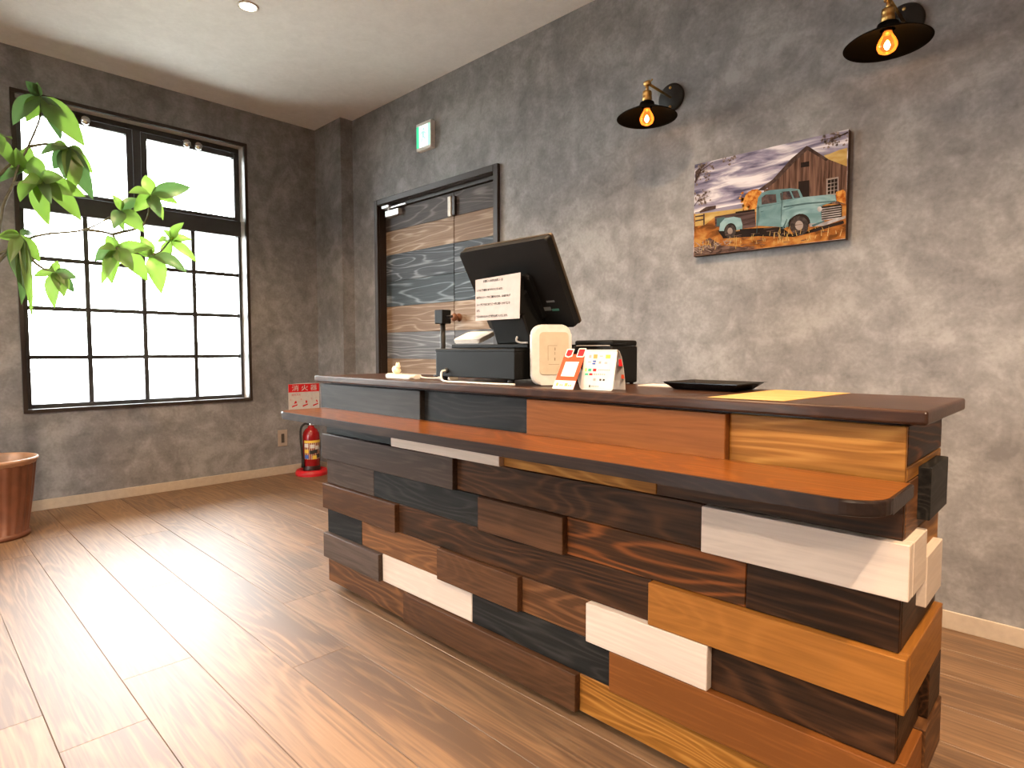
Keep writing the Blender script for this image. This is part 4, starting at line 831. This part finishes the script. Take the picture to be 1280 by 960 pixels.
# ------------------------------------------------------------------ extinguisher corner
ec = (0.165, -0.262)
st = tag(empty('extinguisher_stand', (ec[0], ec[1], 0)), 'round red plastic floor stand under the fire extinguisher', 'stand')
lathe('stand_dish', [(0.120, 0.0), (0.122, 0.018), (0.112, 0.040), (0.098, 0.044), (0.075, 0.038), (0.072, 0.014), (0.03, 0.012), (0.001, 0.012)], (ec[0], ec[1], 0), M_redplastic, st, n=40, closed=False)
fe = tag(empty('fire_extinguisher', (ec[0], ec[1], 0.0145)), 'glossy red fire extinguisher with black hose standing in the corner', 'fire extinguisher')
lathe('cylinder', [(0.060, 0.0145), (0.0635, 0.020), (0.0635, 0.300), (0.058, 0.330), (0.044, 0.352), (0.026, 0.364), (0.022, 0.378)], (ec[0], ec[1], 0), M_red, fe, n=40)
lathe('base_skirt', [(0.0640, 0.0148), (0.0645, 0.018), (0.0645, 0.070), (0.0638, 0.072)], (ec[0], ec[1], 0), plain('black_skirt', (0.03, 0.008, 0.008), 0.4), fe, n=40)
lathe('valve', [(0.020, 0.377), (0.020, 0.400), (0.014, 0.404), (0.014, 0.418)], (ec[0], ec[1], 0), M_chrome, fe, n=20)
bm = bmesh.new(); abox(bm, ec[0]-0.012, ec[0]+0.012, ec[1]-0.02, ec[1]+0.085, 0.418, 0.425, 0.002); abox(bm, ec[0]-0.012, ec[0]+0.012, ec[1]-0.02, ec[1]+0.080, 0.438, 0.445, 0.002); abox(bm, ec[0]-0.010, ec[0]+0.010, ec[1]-0.022, ec[1]-0.012, 0.418, 0.445, 0.001)
finish('lever', bm, M_blackmetal, fe)
tube('hose', smooth_path([(ec[0], ec[1]-0.018, 0.392), (ec[0]+0.01, ec[1]-0.055, 0.398), (ec[0]+0.015, ec[1]-0.088, 0.37), (ec[0]+0.016, ec[1]-0.094, 0.30), (ec[0]+0.016, ec[1]-0.086, 0.20), (ec[0]+0.014, ec[1]-0.078, 0.12)]), 0.0085, M_rubber, fe, 10)
tube('nozzle', [(ec[0]+0.014, ec[1]-0.078, 0.125), (ec[0]+0.013, ec[1]-0.077, 0.10), (ec[0]+0.013, ec[1]-0.077, 0.065)], [0.010, 0.011, 0.015], M_rubber, fe, 12)
def curved_patch(name, a0, a1, z0, z1, r, mat, parent, n=10):
    bm = bmesh.new(); prev = None
    for i in range(n+1):
        a = a0 + (a1-a0)*i/n; p0 = bm.verts.new((ec[0]+r*math.cos(a), ec[1]+r*math.sin(a), z0)); p1 = bm.verts.new((ec[0]+r*math.cos(a), ec[1]+r*math.sin(a), z1))
        if prev: bm.faces.new((prev[0], p0, p1, prev[1]))
        prev = (p0, p1)
    return finish(name, bm, mat, parent, smooth=True)
A0, A1 = math.radians(-80), math.radians(55); ra = 0.0637
lb_ = curved_patch('instruction_label', A0, A1, 0.125, 0.270, ra, plain('tan_label', (0.40, 0.30, 0.20), 0.5), fe)
curved_patch('label_header', A0, A1, 0.252, 0.270, ra+0.0004, M_yellowink, fe)
for i, (a, z, mt) in enumerate(((-62, 0.232, M_paper), (-62, 0.188, M_yellowink), (-62, 0.145, M_blueink), (-20, 0.225, M_paper), (0, 0.185, M_ink), (-25, 0.180, M_ink), (15, 0.215, M_paper), (-5, 0.140, M_yellowink), (22, 0.150, M_ink), (38, 0.20, M_greyink))):
    r0 = math.radians(15); curved_patch('label_symbol', math.radians(a)-r0, math.radians(a)+r0, z-0.014, z+0.014, ra+0.0005, mt, fe, 4)
# sign on the wall above it
sg = tag(empty('extinguisher_sign', (0, -0.226, 0.496)), 'red and white fire extinguisher sign on the wall in the corner', 'sign')
Mg = frame_at((0.0025, -0.226, 0.598), (0, 1, 0), (0, 0, 1))
prism('sign_board', [(-0.135, -0.102), (0.135, -0.102), (0.135, 0.098), (0.04, 0.104), (-0.04, 0.104), (-0.135, 0.098)], -0.002, 0.0, Mg, M_paper, sg)
quad('red_header', Mg, -0.135, 0.135, 0.034, 0.098, M_redink, sg, 0.0005)
text('sign_title', '消 火 器', Mg @ Matrix.Translation((-0.105, 0.044, 0.001)), 0.21, M_paper, sg, 0.046)
text('sign_caption', '使用方法', Mg @ Matrix.Translation((-0.110, 0.006, 0.001)), 0.075, M_redink, sg, 0.016)
for i in range(3):
    x = -0.085 + 0.088*i
    text('step_number', '①②③'[i], Mg @ Matrix.Translation((x-0.040, -0.030, 0.001)), 0.013, M_redink, sg, 0.013)
    bm = bmesh.new()
    for pts in ([(x-0.022, -0.085), (x+0.022, -0.070), (x+0.022, -0.060), (x-0.022, -0.073)], [(x-0.006+0.01*i, -0.058), (x+0.018, -0.052), (x+0.014, -0.034), (x+0.002, -0.036)]):
        bm.faces.new([bm.verts.new(Mg @ V((a, b_, 0.0008))) for a, b_ in pts])
    finish('step_picture', bm, M_redink, sg)
# outlet
ol = tag(empty('wall_outlet', (0, -0.415, 0.218)), 'beige wall socket plate beside the fire extinguisher', 'outlet')
box('outlet_plate', 0, 0.006, -0.453, -0.377, 0.217, 0.345, plain('taupe_plate', (0.34, 0.27, 0.22), 0.5), ol, 0.002)
box('outlet_insert', 0.0055, 0.009, -0.427, -0.403, 0.245, 0.315, plain('dark_insert', (0.06, 0.05, 0.04), 0.5), ol, 0.001)

# ------------------------------------------------------------------ potted plant
pc = (0.49, -2.18)
pot_t = tag(empty('potted_money_tree', (pc[0], pc[1], 0)), 'tall leafy money tree in a ribbed brown pot by the window', 'potted plant')
lathe('pot', [(0.140, 0.0), (0.146, 0.004), (0.147, 0.022), (0.141, 0.026), (0.168, 0.22), (0.184, 0.378)], (pc[0], pc[1], 0), M_pot, pot_t, n=120, ripple=lambda a: 1 + 0.016*math.cos(24*a), closed=False)
lathe('pot_base', [(0.001, 0.0), (0.147, 0.0), (0.152, 0.006), (0.151, 0.022), (0.143, 0.027)], (pc[0], pc[1], 0), M_pot, pot_t, n=48, closed=False)
lathe('pot_rim', [(0.183, 0.376), (0.190, 0.388), (0.197, 0.398), (0.196, 0.407), (0.189, 0.410), (0.184, 0.404), (0.178, 0.388), (0.171, 0.330)], (pc[0], pc[1], 0), M_potrim, pot_t, n=60, closed=False)
lathe('soil', [(0.173, 0.345), (0.1, 0.352), (0.002, 0.356)], (pc[0], pc[1], 0), M_soil, pot_t, n=40, closed=False)
for pts in ([(pc[0], pc[1], 0.33), (pc[0]-0.02, pc[1]-0.02, 0.7), (0.46, -2.20, 1.0), (0.48, -2.15, 1.355)], [(pc[0]+0.02, pc[1]-0.03, 0.33), (0.52, -2.24, 0.7), (0.49, -2.19, 0.98), (0.46, -2.155, 1.20)], [(pc[0]-0.03, pc[1]+0.0, 0.33), (0.44, -2.17, 0.8), (0.50, -2.21, 1.3), (0.50, -2.14, 1.78), (0.55, -2.151, 1.949)]):
    p_ = smooth_path(pts); n_ = len(p_); tube('trunk', p_, [0.022 - 0.012*i/(n_-1) for i in range(n_)], M_stem, pot_t, 10)
for pts in BRANCHES:
    p_ = smooth_path(pts, 5); n_ = len(p_); tube('branch', p_, [0.0085 - 0.0050*i/(n_-1) for i in range(n_)], M_stem, pot_t, 7)
def leaf(base, tip, wd, mat):
    base, tip = V(base), V(tip); d = tip - base; Ln = d.length
    n0 = V((0.85 + random.uniform(-0.3, 0.2), -0.25 + random.uniform(-0.45, 0.45), 0.30 + random.uniform(-0.35, 0.35)))
    d.normalize(); side = d.cross(n0).normalized(); nn = side.cross(d).normalized()
    if nn.x < 0: nn = -nn
    bm = bmesh.new(); K = 8; rows_ = []
    for i in range(K+1):
        t = i/K
        wv = wd*0.5*max(0.02, (math.sin(PI*min(1, t**0.75))**0.85)) if 0 < t < 1 else wd*0.012
        c = base + d*(Ln*t) + nn*(0.10*Ln*math.sin(PI*t)) + V((0, 0, -0.05*Ln*t*t))
        fold = 0.22*wv
        rows_.append([bm.verts.new(c - side*wv + nn*fold), bm.verts.new(c - side*wv*0.5 + nn*fold*0.35), bm.verts.new(c), bm.verts.new(c + side*wv*0.5 + nn*fold*0.35), bm.verts.new(c + side*wv + nn*fold)])
    for a, b_ in zip(rows_, rows_[1:]):
        for j in range(4): bm.faces.new((a[j], a[j+1], b_[j+1], b_[j]))
    return finish('leaf', bm, mat, pot_t, smooth=True)
for ci, (c0, tips) in enumerate(LEAVES):
    for ti, (tp, wd) in enumerate(tips):
        dk = (ci in (0, 2, 3) and ti % 2 == 0) or random.random() < 0.15
        leaf(c0, tp, wd*1.2, M_leaf_shaded if dk else M_leaf)
    for e_ in range(3 if ci < 4 else 2):                  # smaller leaves of the whorl that point away or hang
        an = random.uniform(0, 2*PI); rl = random.uniform(0.10, 0.17)
        leaf(c0, (c0[0] + random.uniform(-0.09, 0.09), c0[1] + rl*math.cos(an)*0.8, c0[2] + rl*math.sin(an)*0.5 - 0.07), random.uniform(0.045, 0.075), M_leaf_shaded if random.random() < 0.4 else M_leaf)
